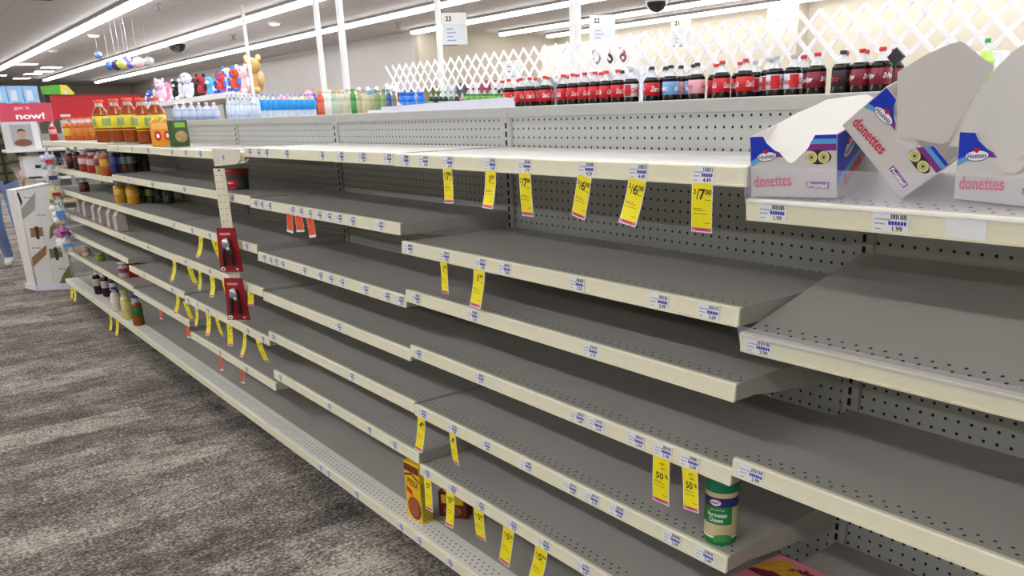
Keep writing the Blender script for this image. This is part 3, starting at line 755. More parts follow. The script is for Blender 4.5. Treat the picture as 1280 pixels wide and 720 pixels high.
def carton(M, label, lidpts, extra_lid=None, w_=CW, h=CH, dpt=CD):
    """open display carton. M: front bottom-left corner, x right, y up, z out of the front"""
    t = thing('doughnut_carton', label, 'carton', M.translation, 0, 'white doughnut display cartons')
    Mi = Matrix.Translation(-M.translation) @ M
    q = MB(); th = .0012
    fr = [(0, 0), (w_, 0), (w_, h), (w_*.765, h), (w_*.68, h*.79), (w_*.585, h*.67), (w_*.54, h*.6), (w_*.485, h*.565), (w_*.44, h*.59), (w_*.40, h*.66), (w_*.30, h*.76), (w_*.2, h*.88), (w_*.16, h), (0, h)]
    # front panel built as strips so the notch stays concave-safe
    def strip(poly): q.prism(poly, -th, 0, CARTON, Mi)
    strip([(0, 0), (w_, 0), (w_, h*.56), (0, h*.56)])
    strip([(0, h*.56), (w_*.485, h*.56), (w_*.44, h*.59), (w_*.40, h*.66), (w_*.30, h*.76), (w_*.2, h*.88), (w_*.16, h), (0, h)])
    strip([(w_, h*.56), (w_, h), (w_*.765, h), (w_*.68, h*.79), (w_*.585, h*.67), (w_*.54, h*.6), (w_*.485, h*.56)])
    for u in (0, w_-th):      # sides rise to the back
        q.prism([(0, 0), (dpt, 0), (dpt, h*1.12), (0, h)], 0, th, CARTON, Mi @ frame((u, 0, 0), (0, 0, -1), (0, 1, 0)) @ Matrix.Translation((0, 0, -th if u == 0 else -th)))
    q.prism([(0, 0), (w_, 0), (w_, h*1.12), (0, h*1.12)], -dpt, -dpt+th, CARTON, Mi)
    q.prism([(0, 0), (w_, 0), (w_, dpt), (0, dpt)], 0, th, CARTON, Mi @ frame((0, 0, 0), (1, 0, 0), (0, 0, -1)))
    z = .0004
    U = lambda a, b: (a*w_, b*h)
    q.flat([U(.003, .5), U(.12, .62), U(.36, .735), U(.30, .77), U(.2, .89), U(.16, 1), U(.003, 1)], z, BLU, Mi)
    q.flat([U(.003, .5), U(.12, .6), U(.38, .72), U(.34, .74), U(.12, .68), U(.003, .6)], z+.0002, LBL, Mi)
    q.flat([U(.26, .665), U(.40, .665), U(.335, .75)], z+.0003, PUR, Mi)
    q.flat([U(.997, .78), U(.997, 1), U(.765, 1), U(.68, .79), U(.655, .755), U(.997, .755)], z, PUR, Mi)
    q.flat([U(.997, .86), U(.997, 1), U(.765, 1), U(.70, .86)], z+.0002, LBL, Mi)
    q.flat([U(.997, .94), U(.997, 1), U(.765, 1), U(.745, .94)], z+.0003, BLU, Mi)
    logo(q, w_*.20, h*.675, .92, z+.0006, Mi, .12)
    q.text('donettes', w_*.265, h*.275, h*.20, z+.0002, OUTL, Mi, width=w_*.46, rot=.06, bold=.07)
    q.text('donettes', w_*.265, h*.275, h*.19, z+.0005, WINK, Mi, width=w_*.455, rot=.06, bold=.05)
    q.text('donettes', w_*.265, h*.275, h*.185, z+.0008, LOGOR, Mi, width=w_*.45, rot=.06, bold=.025)
    q.prism([(w_*.665, h*.165), (w_*.92, h*.15), (w_*.92, h*.265), (w_*.665, h*.27)], z, z+.0002, PUR, Mi)
    q.text('Frosted', w_*.79, h*.21, h*.085, z+.0005, WINK, Mi, width=w_*.22, rot=-.02, bold=.03)
    q.prism([(w_*(.80+.145*math.cos(a)), h*(.655+.115*math.sin(a))) for a in [i*math.pi/10 for i in range(20)]], z, z+.0003, CHOC, Mi)
    for c_ in (.725, .86):
        q.ell(w_*c_, h*.655, w_*.062, h*.095, z+.0005, DOUGH, Mi); q.ell(w_*c_, h*.655, w_*.045, h*.07, z+.0007, mat('frosting shade', (196, 188, 120), .6), Mi); q.ell(w_*c_, h*.655, w_*.014, h*.022, z+.0009, CHOC, Mi)
    # right side print
    Ms = Mi @ frame((w_, 0, 0), (0, 0, -1), (0, 1, 0)) @ Matrix.Translation((0, 0, -.0008))
    Ms = Mi @ frame((w_+.0005, 0, 0), (0, 0, -1), (0, 1, 0))
    q.flat([(.001, h*.2), (.05, h*.45), (.12, h*.75), (dpt-.002, h*.8), (dpt-.002, h*1.1), (.001, h*.99)], 0, BLU, Ms)
    q.flat([(.001, h*.17), (.05, h*.42), (.12, h*.70), (.12, h*.78), (.05, h*.5), (.001, h*.27)], .0002, LBL, Ms)
    logo(q, .045, h*.74, 1.3, .0006, Ms, .5)
    q.text('donettes', .07, h*.42, h*.2, .0004, LOGOR, Ms, width=.1, rot=.45, bold=.04)
    q.build('carton_body', t)
    # lid sheet: scored board, thickness 1.2 mm
    for j, (pts, p0, n_) in enumerate(lidpts):
        V = [onp(a, c, p0, n_)-M.translation for a, c in pts]; N = Vector(n_).normalized()
        if N.dot(Vector(CAM)-Vector(p0)) > 0: N = -N
        k = len(V); q = MB()
        q.add([tuple(v) for v in V]+[tuple(v+N*.0013) for v in V], [tuple(range(k)), tuple(range(2*k-1, k-1, -1))]+[(i, i+k, (i+1) % k+k, (i+1) % k) for i in range(k)], CARTON)
        q.build('torn_lid' if j == 0 else 'lid_flap', t)
    return t


nsl = (-.07/SX, 0, 1)
A0 = onp(939.8, 246.5, (0, 0, 1.2605), nsl); B0 = onp(1046, 249, (0, 0, 1.2605), nsl)
U0 = (B0-A0).normalized(); UP = Vector((-.12, 0, 1)).normalized()
M1 = frame(A0+Vector((0, 0, .001)), U0, UP); N1 = M1.to_3x3() @ Vector((0, 0, 1))
back = M1 @ Vector((CW*.5, CH*.56, -.0018)); V1 = M1.to_3x3() @ Vector((0, 1, 0))
def tiltn(M, deg):     # normal of a sheet leaning back from the front panel
    a = math.radians(deg); return tuple(M.to_3x3() @ Vector((0, math.sin(a), math.cos(a))))
carton(M1, 'left doughnut carton standing flat on the sloping shelf, lid folded back',
       [([(936.5, 171.5), (952, 164), (975, 153), (997, 141), (1019, 131.7), (1033, 124.5), (1056, 121), (1084, 118), (1096, 124), (1088, 140), (1072, 154), (1056, 165), (1044, 173), (1022, 173.5), (1016, 181), (1007, 190.5), (1000, 196), (994, 202), (986, 205), (979, 199), (967, 192), (954, 184)], tuple(back), tiltn(M1, 62))])
# tilted carton
BR = onp(1122.7, 247.2, (0, 0, 1.2615), nsl)
n2 = (-math.cos(.15)*math.cos(.18), -math.sin(.15)*math.cos(.18), -math.sin(.18))
BL = onp(1053, 160, tuple(BR), n2); TL = onp(1106.7, 98, tuple(BR), n2)
M2 = frame(BL+Vector((0, 0, .003)), BR-BL, TL-BL)
b2 = M2 @ Vector((CW*.5, CH*.56, .0012))
carton(M2, 'middle doughnut carton tipped diagonally on one corner with a tall torn lid',
       [([(1121.5, 109), (1122, 90), (1158, 68), (1182, 57), (1200, 51.5), (1206, 54), (1225, 70), (1243.5, 83.5), (1233, 99), (1221, 115), (1206, 138), (1193.5, 163), (1186, 176), (1178, 180), (1160, 177), (1145, 174), (1126, 173.5), (1120.5, 168), (1123, 156), (1121, 142)], tuple(b2), tiltn(M2, 10))], w_=.145, h=.085)
A3_ = onp(1193, 249.5, (0, 0, 1.2605), nsl); B3_ = onp(1280, 259.5, (0, 0, 1.2605), nsl)
M3 = frame(A3_+Vector((0, 0, .001)), B3_-A3_, UP); b3 = M3 @ Vector((CW*.5, CH*.56, .0012))
carton(M3, 'right doughnut carton at the edge of the photo with a tall white lid raised',
       [([(1193, 166), (1205, 142), (1220, 118), (1233, 101), (1245, 85), (1262, 68), (1275, 58), (1290, 48), (1330, 44), (1352, 100), (1340, 160), (1320, 185), (1296, 186), (1281, 199), (1278, 212), (1268, 217), (1255, 215), (1247, 205), (1232, 199), (1215, 187), (1200, 183), (1186, 183)], tuple(b3), tiltn(M3, 12))], w_=.15, h=.095)

# ================================================================== GREEN CHEESE SHAKER
GRN = mat('green lid', (10, 118, 80), .35); TAN = mat('tan shaker print', (206, 190, 150), .5); NAVY = mat('navy band', (32, 40, 110), .4); DGR = mat('label green', (20, 130, 64), .4)
c0 = on(902, 684, 2, .5602); t = thing('cheese_shaker', 'green lidded grated parmesan cheese shaker standing alone on a shelf', 'cheese shaker', (c0.x+.026, c0.y+.026, .5605), 0)
R = .0335; Hs = .160
q = MB(); q.lathe([(R*.95, 0), (R, .004), (R, .019), (R, .0191)], DGR, n=32); q.lathe([(R, .019), (R, Hs-.042)], TAN, n=32, cap=False); q.build('canister', t)
q = MB(); q.lathe([(R+.001, Hs-.042), (R+.0018, Hs-.040), (R+.0018, Hs-.004), (R, Hs), (R*.6, Hs+.001)], GRN, n=32); q.build('shaker_lid', t)
# facing the camera
a0 = math.atan2(CAM[0]-c0.x, -(CAM[1]-c0.y)); r2 = R+.0004


def wrap(q, u0, u1, z0, z1, m, r, k=10, wave=0):
    vs = []
    for i in range(k+1):
        u = u0+(u1-u0)*i/k; a = a0+u/R; dz = wave*math.sin((u-u0)/(u1-u0)*math.pi)
        vs += [(r*math.sin(a), -r*math.cos(a), z0+dz), (r*math.sin(a), -r*math.cos(a), z1+dz)]
    q.add(vs, [(2*i, 2*i+2, 2*i+3, 2*i+1) for i in range(k)], m)


q = MB(); wrap(q, -.105, .105, .086, .107, NAVY, r2, 30); wrap(q, -.05, .0235, .048, .087, DGR, r2+.0002, 14); wrap(q, -.012, .024, .006, .022, mat('mid green print', (60, 150, 70)), r2+.0003, 8, .004)
wrap(q, -.05, .05, .016, .0195, mat('pale print', (240, 236, 214)), r2+.0001, 12)
for rx, ry, m_, dz in ((.0125, .0075, LOGOR, .0004), (.0112, .0062, WINK, .0006)):
    vs = [((r2+dz+.0004)*math.sin(a0+(-.012+rx*math.cos(i*math.pi/9))/R), -(r2+dz+.0004)*math.cos(a0+(-.012+rx*math.cos(i*math.pi/9))/R), .0965+ry*math.sin(i*math.pi/9)) for i in range(18)]
    q.add(vs, [tuple(range(18))], m_)
q.text('KRAFT', -.012, .0965, .0055, .0014, NAVY, bend=(r2, a0), width=.018, bold=.04)
q.text('Parmesan', -.008, .0695, .0095, .0006, WINK, bend=(r2, a0), width=.041, bold=.02); q.text('Cheese', -.010, .058, .0095, .0006, WINK, bend=(r2, a0), width=.03, bold=.02)
q.text('100% GRATED', -.008, .0805, .003, .0006, WINK, bend=(r2, a0), width=.03)

q.build('shaker_label', t)

# ================================================================== TACO BOX ETC
YB = mat('taco box yellow', (240, 196, 30), .45, noise=.06); BRN = mat('taco box brown', (110, 40, 20), .45, noise=.1, scale=60); MEAT = mat('taco picture', (170, 80, 40), .5, noise=.4, scale=120)
p = on(529, 657, 2, .1362); x0 = -.02
t = thing('pizza_kit_box', 'upright yellow and brown pizza kit box on the base shelf', 'food box', (-.006, 1.276, .1362), 0)
w_, h, d_ = .090, .205, .042; Mb = frame((0, 0, 0), (.05, -1, 0), (0, 0, 1))
q = MB(); q.box((-w_/2, 0, -d_), (w_/2, h, 0), YB, Mb, ch=.001)
q.rect(-w_*.48, h*.84, w_*.48, h*.97, .0005, BRN, Mb); q.flat([(-w_*.48, h*.74), (0, h*.80), (w_*.48, h*.70), (w_*.48, h*.74), (0, h*.84), (-w_*.48, h*.78)], .0004, BRN, Mb)
q.text('PIZZA', w_*.05, h*.66, h*.10, .0007, BRN, Mb, width=w_*.7, bold=.03, rot=-.15); q.flat([(-w_*.4, h*.58), (-w_*.05, h*.52), (-w_*.02, h*.42), (-w_*.38, h*.48)], .0006, RED, Mb)
q.ell(.004, h*.22, w_*.44, h*.20, .0005, BRN, Mb); q.ell(0, h*.24, w_*.37, h*.17, .0008, MEAT, Mb)
q.build('box_body', t)
q = MB(); Mside = Mb @ frame((w_/2+.0005, 0, 0), (0, 0, -1), (0, 1, 0)); q.rect(.002, .006, d_-.002, h*.7, .0002, mat('side panel olive', (196, 178, 50), .5, noise=.15, scale=90), Mside)
for i in range(12): q.rect(.006, .012+i*.008, d_-.006, .014+i*.008, .0004, YELD, Mside)
q.build('side_panel_print', t)
def carton_box(name, label, loc, rz, dims, c1, c2, rot=None, txt=None, cat='food box'):
    t = thing(name, label, cat, loc, rz)
    if rot: t.rotation_euler = rot
    w_, d_, h = dims; q = MB(); q.box((-w_/2, -d_/2, 0), (w_/2, d_/2, h), c1, ch=.001); M = frame((0, -d_/2-.0004, 0), (1, 0, 0), (0, 0, 1))
    q.rect(-w_*.4, h*.55, w_*.4, h*.9, 0, c2, M); q.ell(0, h*.28, w_*.33, h*.2, 0, mat(name+' picture', (150, 90, 50), .5, noise=.3, scale=70), M)
    if txt: q.text(txt, 0, h*.72, h*.2, .0003, WINK, M, width=w_*.6)
    q.build('box_body', t)
    q = MB(); q.rect(-w_*.4, -d_*.4, w_*.4, d_*.4, h+.0004, c2); q.build('top_print', t); return t
carton_box('snack_box', 'dark brown and yellow box lying on the base shelf behind the pizza kit box', (.12, 1.22, .1352), -1.0, (.10, .05, .09), BRN, YB)
carton_box('snack_box', 'small olive yellow box farther back on the base shelf', (.24, 1.10, .1352), -1.2, (.12, .05, .05), mat('olive box', (150, 130, 50)), YB)
# pink bag-box bottom right
PK = mat('pink box', (226, 130, 140), .45, noise=.05)
ctr = on(985, 722, 2, .50)
t = thing('pink_pasta_box', 'pink box with golden picture lying at the bottom edge of the photo', 'food box', (ctr.x, ctr.y, .452), 0)
P4 = [on(a, c, 2, .50) for a, c in ((975, 693), (1033, 718), (1000, 762), (905, 722))]
q = MB(); V = [v-t.location for v in P4]; q.add([tuple(v) for v in V]+[(v.x, v.y, 0) for v in V], [(0, 1, 2, 3), (7, 6, 5, 4), (0, 4, 5, 1), (1, 5, 6, 2), (2, 6, 7, 3), (3, 7, 4, 0)], PK); q.build('box_body', t)
Mt = frame(V[3]+Vector((0, 0, .0006)), V[2]-V[3], V[0]-V[3]); wu = (V[2]-V[3]).length; hv = (V[0]-V[3]).length
Mt = frame(V[3]+Vector((0, 0, .0006)), V[2]-V[3], V[0]-V[3])
q = MB(); GOLD = mat('golden pasta picture', (205, 150, 40), .5, noise=.25, scale=90); MARO = mat('maroon print', (110, 20, 50), .5, noise=0)
L2 = lambda s, r: tuple(V[3].lerp(V[2], s).lerp(V[0].lerp(V[1], s), r)+Vector((0, 0, .0006)))
q.add([L2(.02, .38), L2(.02, .62), L2(.9, .62), L2(.9, .30)], [(0, 1, 2, 3)], MARO); q.add([L2(.0, .45), L2(.1, .80), L2(.3, .93), L2(.42, .86), L2(.9, .7), L2(.9, .5), L2(.3, .55)], [tuple(range(7))], GOLD)
for k_ in range(3): q.add([L2(.45+.1*k_, .72+.04*k_), L2(.46+.1*k_, .80+.04*k_), L2(.54+.1*k_, .78+.04*k_), L2(.53+.1*k_, .74+.04*k_)], [(0, 1, 2, 3)], MARO)
q.add([L2(.62, .74), L2(.62, .80), L2(.95, .86), L2(.95, .80)], [(0, 1, 2, 3)], MARO)
for v in range(len(q.v)): q.v[v] = (q.v[v][0], q.v[v][1], q.v[v][2]+.0002*(v//4))
q.build('top_print', t)

# ================================================================== BUCKET
BK = mat('charcoal bucket', (74, 76, 78), .4); p = on(296, 238, 2, 1.1185)
def wrapr(q, r, a0, u0, u1, z0, z1, m):
    vs = []
    for i in range(9):
        a = a0+(u0+(u1-u0)*i/8)/r; vs += [(r*math.sin(a), -r*math.cos(a), z0), (r*math.sin(a), -r*math.cos(a), z1)]
    q.add(vs, [(2*i, 2*i+2, 2*i+3, 2*i+1) for i in range(8)], m)


t = thing('bucket', 'small charcoal tub with red rim standing alone on the second shelf', 'tub', (.10, on(296, 225, 0, .10).y, 1.1185), 0)
q = MB(); q.lathe([(.046, 0), (.048, .004), (.053, .076), (.053, .077)], BK, n=28); q.build('tub_body', t)
q = MB(); q.lathe([(.055, .075), (.057, .077), (.057, .092), (.053, .096)], mat('red rim', (170, 36, 46), .35), n=28); q.build('rim_lid', t)
q = MB(); aa = math.atan2(CAM[0]-t.location.x, -(CAM[1]-t.location.y)); wrapr(q, .0530, aa, -.05, .002, .028, .05, LOGOR); wrapr(q, .0515, aa, -.04, -.01, .012, .022, LOGOR); wrapr(q, .0535, aa, -.044, -.02, .036, .04, WINK); q.build('tub_print', t)

# ================================================================== STOCK AT THE FAR END
def stock(px, py, x, z, R, h, liq, lab, cap, label, name='bottle', group=None, **k_):
    y = on(px, py, 0, x).y
    t = bottle(name, label, k_.pop('cat', 'bottle'), R, h, mat('fill %s' % (liq,), liq, .2), mat('wrap %s' % (lab,), lab, .45, noise=.12, scale=90), mat('cap %s' % (cap,), cap), group=group, n=16, **k_)
    t.location = (x, y, z+.0005); t.rotation_euler[2] = -1.8; return t


def patch_art(q, r, z0, z1):
    for a in (-1.2, 0.2, 1.6):
        vs = []
        for i in range(7):
            t = a+i*.12; rr = r*1.07+.002; vs += [(rr*math.sin(t), -rr*math.cos(t), z0+.03), (rr*math.sin(t), -rr*math.cos(t), z1-.015)]
        q.add(vs, [(2*i, 2*i+2, 2*i+3, 2*i+1) for i in range(6)], mat('sage label patch', (150, 180, 120), .5))


for i, (px, x) in enumerate(((127, .10), (146, .14), (163, .18), (180, .22), (197, .26))):
    stock(px, 152, x, 1.311 if i < 3 else 1.303, .052, .27, (150, 66, 22), (236, 214, 50), (226, 84, 40), 'large amber juice bottle with yellow label on the top shelf, %s of five' % ['leftmost', 'second', 'middle', 'fourth', 'rightmost'][i],
          'juice_bottle', 'large amber juice bottles', sq=.25, z_lab=(.28, .62), fill=.84, neck=.42, art=patch_art)
for i, px in enumerate((84, 92, 101, 109, 117)):
    stock(px, 160, .16+.03*i, 1.311, .034, .175, (196, 96, 30), (226, 190, 70) if i == 0 else (206, 120, 40), (232, 96, 50), 'small amber bottle with orange cap, %s from the left at the far end' % od2[i], 'juice_bottle', 'small amber bottles', neck=.5, z_lab=(.2, .55))
stock(66, 165, .1, 1.311, .03, .15, (170, 40, 50), (220, 150, 150), (200, 60, 60), 'small red bottle at the far left end of the top shelf')
for i, px in enumerate((195, 207)):
    y = on(px, 163, 0, .05+.06*i).y; OR = mat('orange carton', (238, 160, 40), .5); q = MB(); q.box((-.026, -.02, 0), (.026, .02, .125), OR, ch=.004); q.prism([(-.026, .125), (.026, .125), (0, .142)], -.02, .02, OR, frame((0, 0, 0), (1, 0, 0), (0, 0, 1)))
    t = thing('juice_carton', 'small orange carton with red seal on the top shelf, %s one' % ('left', 'right')[i], 'carton', (.05+.06*i, y, 1.3012), 0, 'orange cartons'); q.build('carton_body', t)
    q = MB(); Ml = frame((0, -.0205, 0), (1, 0, 0), (0, 0, 1)); q.ell(0, .055, .017, .025, 0, LOGOR, Ml); q.ell(0, .055, .008, .012, .0004, WINK, Ml); q.rect(-.024, .09, .024, .12, 0, mat('pale orange', (246, 190, 110)), Ml); q.build('seal_print', t)
y = on(223, 165, 0, .12).y; t = thing('spice_box', 'dark green box with food picture on the top shelf', 'food box', (.12, y, 1.3012), .3)
q = MB(); q.box((-.045, -.02, 0), (.045, .02, .13), mat('forest green card', (48, 84, 40), .5), ch=.001); q.build('box_body', t)
q = MB(); Ml = frame((0, -.0205, 0), (1, 0, 0), (0, 0, 1)); q.ell(0, .05, .035, .028, 0, mat('dish picture', (170, 140, 90), .5, noise=.4, scale=90), Ml); q.rect(-.03, .095, .03, .12, 0, mat('lime patch', (130, 170, 50)), Ml); q.build('front_print', t)
# second shelf jars
S2 = 1.105
for px, py, x, R_, h_, liq, lab, cap, lb, kk in [
    (88, 200, .06, .03, .15, (60, 30, 24), (150, 60, 50), (120, 30, 30), 'brown bottle with dark label, far left on the second shelf', {}),
    (97, 200, .05, .032, .17, (50, 26, 22), (90, 40, 36), (40, 30, 30), 'tall dark brown bottle left of the red jars on the second shelf', {}),
    (106, 200, .05, .045, .15, (170, 50, 46), (225, 200, 200), (236, 232, 236), 'red jar with white lid on the second shelf', dict(neck=.62)),
    (116, 200, .05, .045, .15, (176, 40, 50), (230, 190, 180), (150, 30, 50), 'red jar with maroon lid on the second shelf', dict(neck=.62)),
    (125, 203, .04, .035, .16, (190, 150, 70), (120, 40, 40), (110, 30, 30), 'amber jar with dark red label on the second shelf', {}),
    (133, 203, .03, .042, .17, (180, 90, 40), (216, 170, 50), (190, 70, 50), 'orange brown jar with golden base on the second shelf', {}),
    (143, 204, .06, .028, .16, (40, 50, 110), (70, 80, 150), (30, 60, 180), 'dark bottle with blue cap, leftmost of four', {}),
    (149, 204, .09, .028, .16, (70, 40, 40), (100, 120, 150), (30, 60, 180), 'dark bottle with blue cap, second of four', {}),
    (157, 204, .12, .028, .16, (80, 50, 30), (110, 130, 140), (30, 60, 180), 'dark bottle with blue cap, third of four', {}),
    (165, 204, .15, .028, .16, (50, 36, 34), (130, 140, 150), (40, 50, 90), 'dark bottle with blue cap, rightmost of four', {}),
    (173, 203, .2, .026, .165, (40, 26, 30), (90, 80, 84), (50, 46, 48), 'slim dark sauce bottle with grey label on the second shelf', {}),
    (181, 203, .24, .028, .165, (60, 26, 26), (56, 24, 28), (40, 22, 24), 'slim maroon sauce bottle, rightmost on the second shelf', {})]:
    stock(px, py, x, S2 if px < 143 else 1.123, R_, h_, liq, lab, cap, lb, 'jar' if 'jar' in lb else 'sauce_bottle', 'jars and sauces on the second shelf', **kk)
for px, py, x, R_, h_, liq, lab, cap, lb, kk in [
    (103, 222, .08, .036, .10, (70, 30, 24), (110, 50, 40), (220, 220, 224), 'squat brown jar with white lid on the third shelf', dict(neck=.62)),
    (150, 240, .06, .04, .15, (200, 150, 40), (232, 180, 60), (60, 50, 30), 'honey yellow jar on the third shelf, left of the pair', dict(neck=.6)),
    (166, 241, .1, .04, .15, (196, 146, 36), (226, 176, 56), (60, 50, 30), 'honey yellow jar on the third shelf, right of the pair', dict(neck=.6)),
    (177, 240, .16, .034, .14, (30, 34, 22), (40, 46, 26), (30, 30, 26), 'dark bottle just right of the honey jars', {}),
    (188, 240, .2, .034, .14, (40, 46, 24), (120, 130, 40), (30, 34, 26), 'dark bottle with olive label on the third shelf', {}),
    (199, 241, .24, .036, .13, (26, 26, 28), (34, 34, 36), (30, 30, 32), 'black jar on the third shelf', dict(neck=.62)),
    (210, 243, .27, .036, .12, (60, 60, 62), (86, 86, 88), (60, 60, 60), 'grey jar, rightmost on the third shelf', dict(neck=.62))]:
    stock(px, py, x, .931, R_, h_, liq, lab, cap, lb, 'jar' if 'jar' in lb else 'sauce_bottle', 'jars on the third shelf', **kk)
# gable bags on fourth shelf
BAGW = mat('grey paper pouch', (196, 190, 184), .6); BAGR = mat('brick print', (180, 70, 60), .6)
for i, (px, x) in enumerate(((104, .10), (111, .08), (122, .06), (130, .05), (141, .05), (150, .04))):
    y = on(px, 262+ (px-104)*.3, 0, x).y; t = thing('powder_pouch', 'grey white gusseted pouch on the fourth shelf, %s from the left' % od2[i], 'pouch', (x, y, .7455), 0, 'grey pouches on the fourth shelf')
    q = MB(); q.prism([(-.035, 0), (.035, 0), (.03, .10), (.004, .14), (-.004, .14), (-.03, .10)], -.045, .045, BAGW, frame((0, 0, 0), (1, 0, 0), (0, 0, 1))); q.build('pouch_body', t)
    q = MB(); Ml = frame((-.0362, 0, 0), (0, -1, 0), (-.05, 0, 1)); q.rect(-.03, .004, .03, .012, .0012, BAGR, Ml); q.rect(-.006, .05, .012, .095, .001, (BAGR, BAGW)[i in (0, 1, 5)], Ml); q.build('pouch_print', t)
for px, py, x, z, R_, h_, liq, lab, cap, lb, kk in [
    (105, 302, .05, .405, .032, .085, (210, 200, 190), (224, 130, 70), (220, 220, 210), 'small white and orange tub on the sixth shelf near the far end', dict(neck=.7)),
    (123, 311, .08, .405, .035, .06, (120, 140, 40), (150, 170, 40), (170, 190, 60), 'small squat lime green tub on the sixth shelf', dict(neck=.7)),
    (155, 340, .04, .405, .036, .11, (190, 180, 170), (150, 50, 90), (230, 226, 220), 'small jar with yellow and plum label on the sixth shelf', dict(neck=.7))]:
    stock(px, py, x, z, R_, h_, liq, lab, cap, lb, 'tub', None, cat='tub', **kk)
t = thing('red_cracker_box', 'red box lying beside the plum labelled jar on the sixth shelf', 'food box', (.14, max(4.98, on(174, 348, 0, .14).y), .4055), 0)
q = MB(); q.box((-.08, -.09, 0), (.08, .09, .12), mat('crimson box', (170, 28, 34), .45), ch=.001); q.build('box_body', t)
q = MB(); Ml = frame((-.0805, 0, 0), (0, -1, 0), (0, 0, 1))
for i in range(4): q.rect(-.07, .015+i*.025, .06, .024+i*.025, 0, mat('dark red stripes', (120, 16, 24)), Ml)
q.build('front_print', t)
for px, py, x, R_, h_, liq, lab, cap, lb, kk in [
    (121, 352, .03, .03, .20, (40, 16, 20), (190, 180, 180), (230, 230, 230), 'dark wine coloured bottle with white cap on the base, leftmost of three', {}),
    (131, 353, .06, .03, .20, (46, 18, 22), (186, 176, 180), (50, 46, 46), 'dark wine coloured bottle on the base, middle of three', {}),
    (141, 353, .09, .03, .20, (60, 40, 80), (190, 186, 190), (90, 100, 50), 'dark bottle with green purple cap on the base, right of three', {}),
    (145, 377, .0, .032, .17, (224, 214, 196), (232, 226, 210), (60, 50, 140), 'cream dressing bottle with purple cap on the base', dict(neck=.5)),
    (158, 384, -.005, .034, .20, (216, 200, 120), (224, 214, 130), (170, 190, 50), 'pale yellow dressing bottle with lime cap on the base', dict(neck=.55)),
    (171, 388, .005, .036, .20, (140, 80, 24), (60, 110, 60), (50, 50, 130), 'amber dressing bottle with green label and navy cap, nearest on the base', dict(neck=.5))]:
    stock(px, py, x, .1362, R_, h_, liq, lab, cap, lb, 'dressing_bottle', 'bottles standing on the base shelf', **kk)

# ================================================================== CLIP STRIP WITH RED TOOLS
p0 = on(282, 197, 0, -.03)
t = thing('shelf_sign_holder', 'cream bracket sign holder with blue ticket clipped to the top shelf rail', 'sign holder', (0, 2.63, 1.26), 0)
HC = mat('cream holder plastic', (226, 220, 196), .45)
def rel(o, px, py, x): return on(px, py, 0, x)-Vector(o.location)
q = MB(); P = [rel(t, a, c, -.03) for a, c in ((265, 186), (299, 187), (300, 199), (296, 205), (268, 207))]
q.add([tuple(v) for v in P]+[(v.x+.003, v.y, v.z) for v in P], [(0, 4, 3, 2, 1), (5, 6, 7, 8, 9)]+[(i, (i+1) % 5, (i+1) % 5+5, i+5) for i in range(5)], HC); q.build('holder_plate', t)
q = MB(); a, c = rel(t, 269, 207, -.032), rel(t, 307, 203, -.02); d_ = rel(t, 311, 199, -.004); q.tube([a, a.lerp(c, .5), c, d_], .004, HC); q.build('holder_arm', t)
tk = D.objects.new('blue_ticket', ticket_mesh('1.99')); COL.objects.link(tk); tk.parent = t; tk.matrix_local = frame(rel(t, 278, 197, -.031), (0, -1, 0), (0, 0, 1)); tk['label'] = 'blue printed ticket'
q = MB(); c = rel(t, 271, 207, -.03); q.tube([c, c+Vector((0, 0, -.022))], .002, BLACK); q.build('swivel_hook', t)
yS = on(280, 240, 0, -.035).y
t = thing('clip_strip', 'long cream plastic clip strip hanging from the bracket over the shelves', 'clip strip', (-.042, yS, 1.232), .6)
zb = on(302, 400, 0, -.035).z
q = MB(); q.box((-.0015, -.028, zb-1.232), (.0015, .028, 0), HC); z = -.03
while z > zb-1.232+.03:
    for y in (-.014, .010): q.box((-.0019, y, z), (-.0012, y+.010, z+.003), mat('moulded clip brown', (150, 142, 116)))
    z -= .027
q.build('strip_body', t); z = -.02
q = MB(); q.lathe([(.005, -.002), (.005, .002)], BLACK, frame((0, 0, -.008), (0, 1, 0), (0, 0, 1)).to_4x4(), n=12); q.build('hang_hole', t)
MRED = mat('deep red card', (150, 22, 34), .4, noise=.04); STL = mat('tool steel', (190, 190, 196), .25, metal=.8)
for j, (ya, yb, xa, lb) in enumerate(((286, 342, 292, 'upper red carded gadget pack on the clip strip'), (350, 404, 303, 'lower red carded gadget pack on the clip strip'))):
    A = on(xa, ya, 0, -.04); Bz = on(xa+10, yb, 0, -.04).z; hh = A.z-Bz
    t = thing('gadget_pack', lb, 'carded tool', (-.056, yS-.012, A.z), .75, 'red gadget packs on the clip strip')
    q = MB(); Mg = frame((0, 0, 0), (0, -1, 0), (0, 0, 1)); q.prism([(-.05, -hh), (.055, -hh), (.045, 0), (-.04, 0)], -.002, .002, MRED, Mg)
    q.rect(-.028, -.03, .02, -.02, .0025, mat('rose print', (226, 150, 150)), Mg); q.ell(-.035, -hh+.012, .011, .009, .0026, WINK, Mg); q.ell(-.035, -hh+.012, .005, .004, .003, INK, Mg); q.ell(.03, -hh+.012, .006, .004, .0026, WINK, Mg); q.build('backing_card', t)
    q = MB(); q.tube([(-.012, .005, -.05), (-.02, .012, -.10), (-.022, .012, -hh+.03)], .008, BLACK); q.tube([(-.012, -.010, -.05), (-.02, -.022, -.10), (-.022, -.028, -hh+.03)], .008, BLACK); q.build('handles', t)
    q = MB(); q.ball((-.018, -.002, -.065), (.012, .018, .024), STL); q.tube([(-.02, -.012, -.04), (-.02, .012, -.075)], .006, STL); q.ball((-.022, -.012, -.085), .008, WHITE); q.build('metal_head', t)
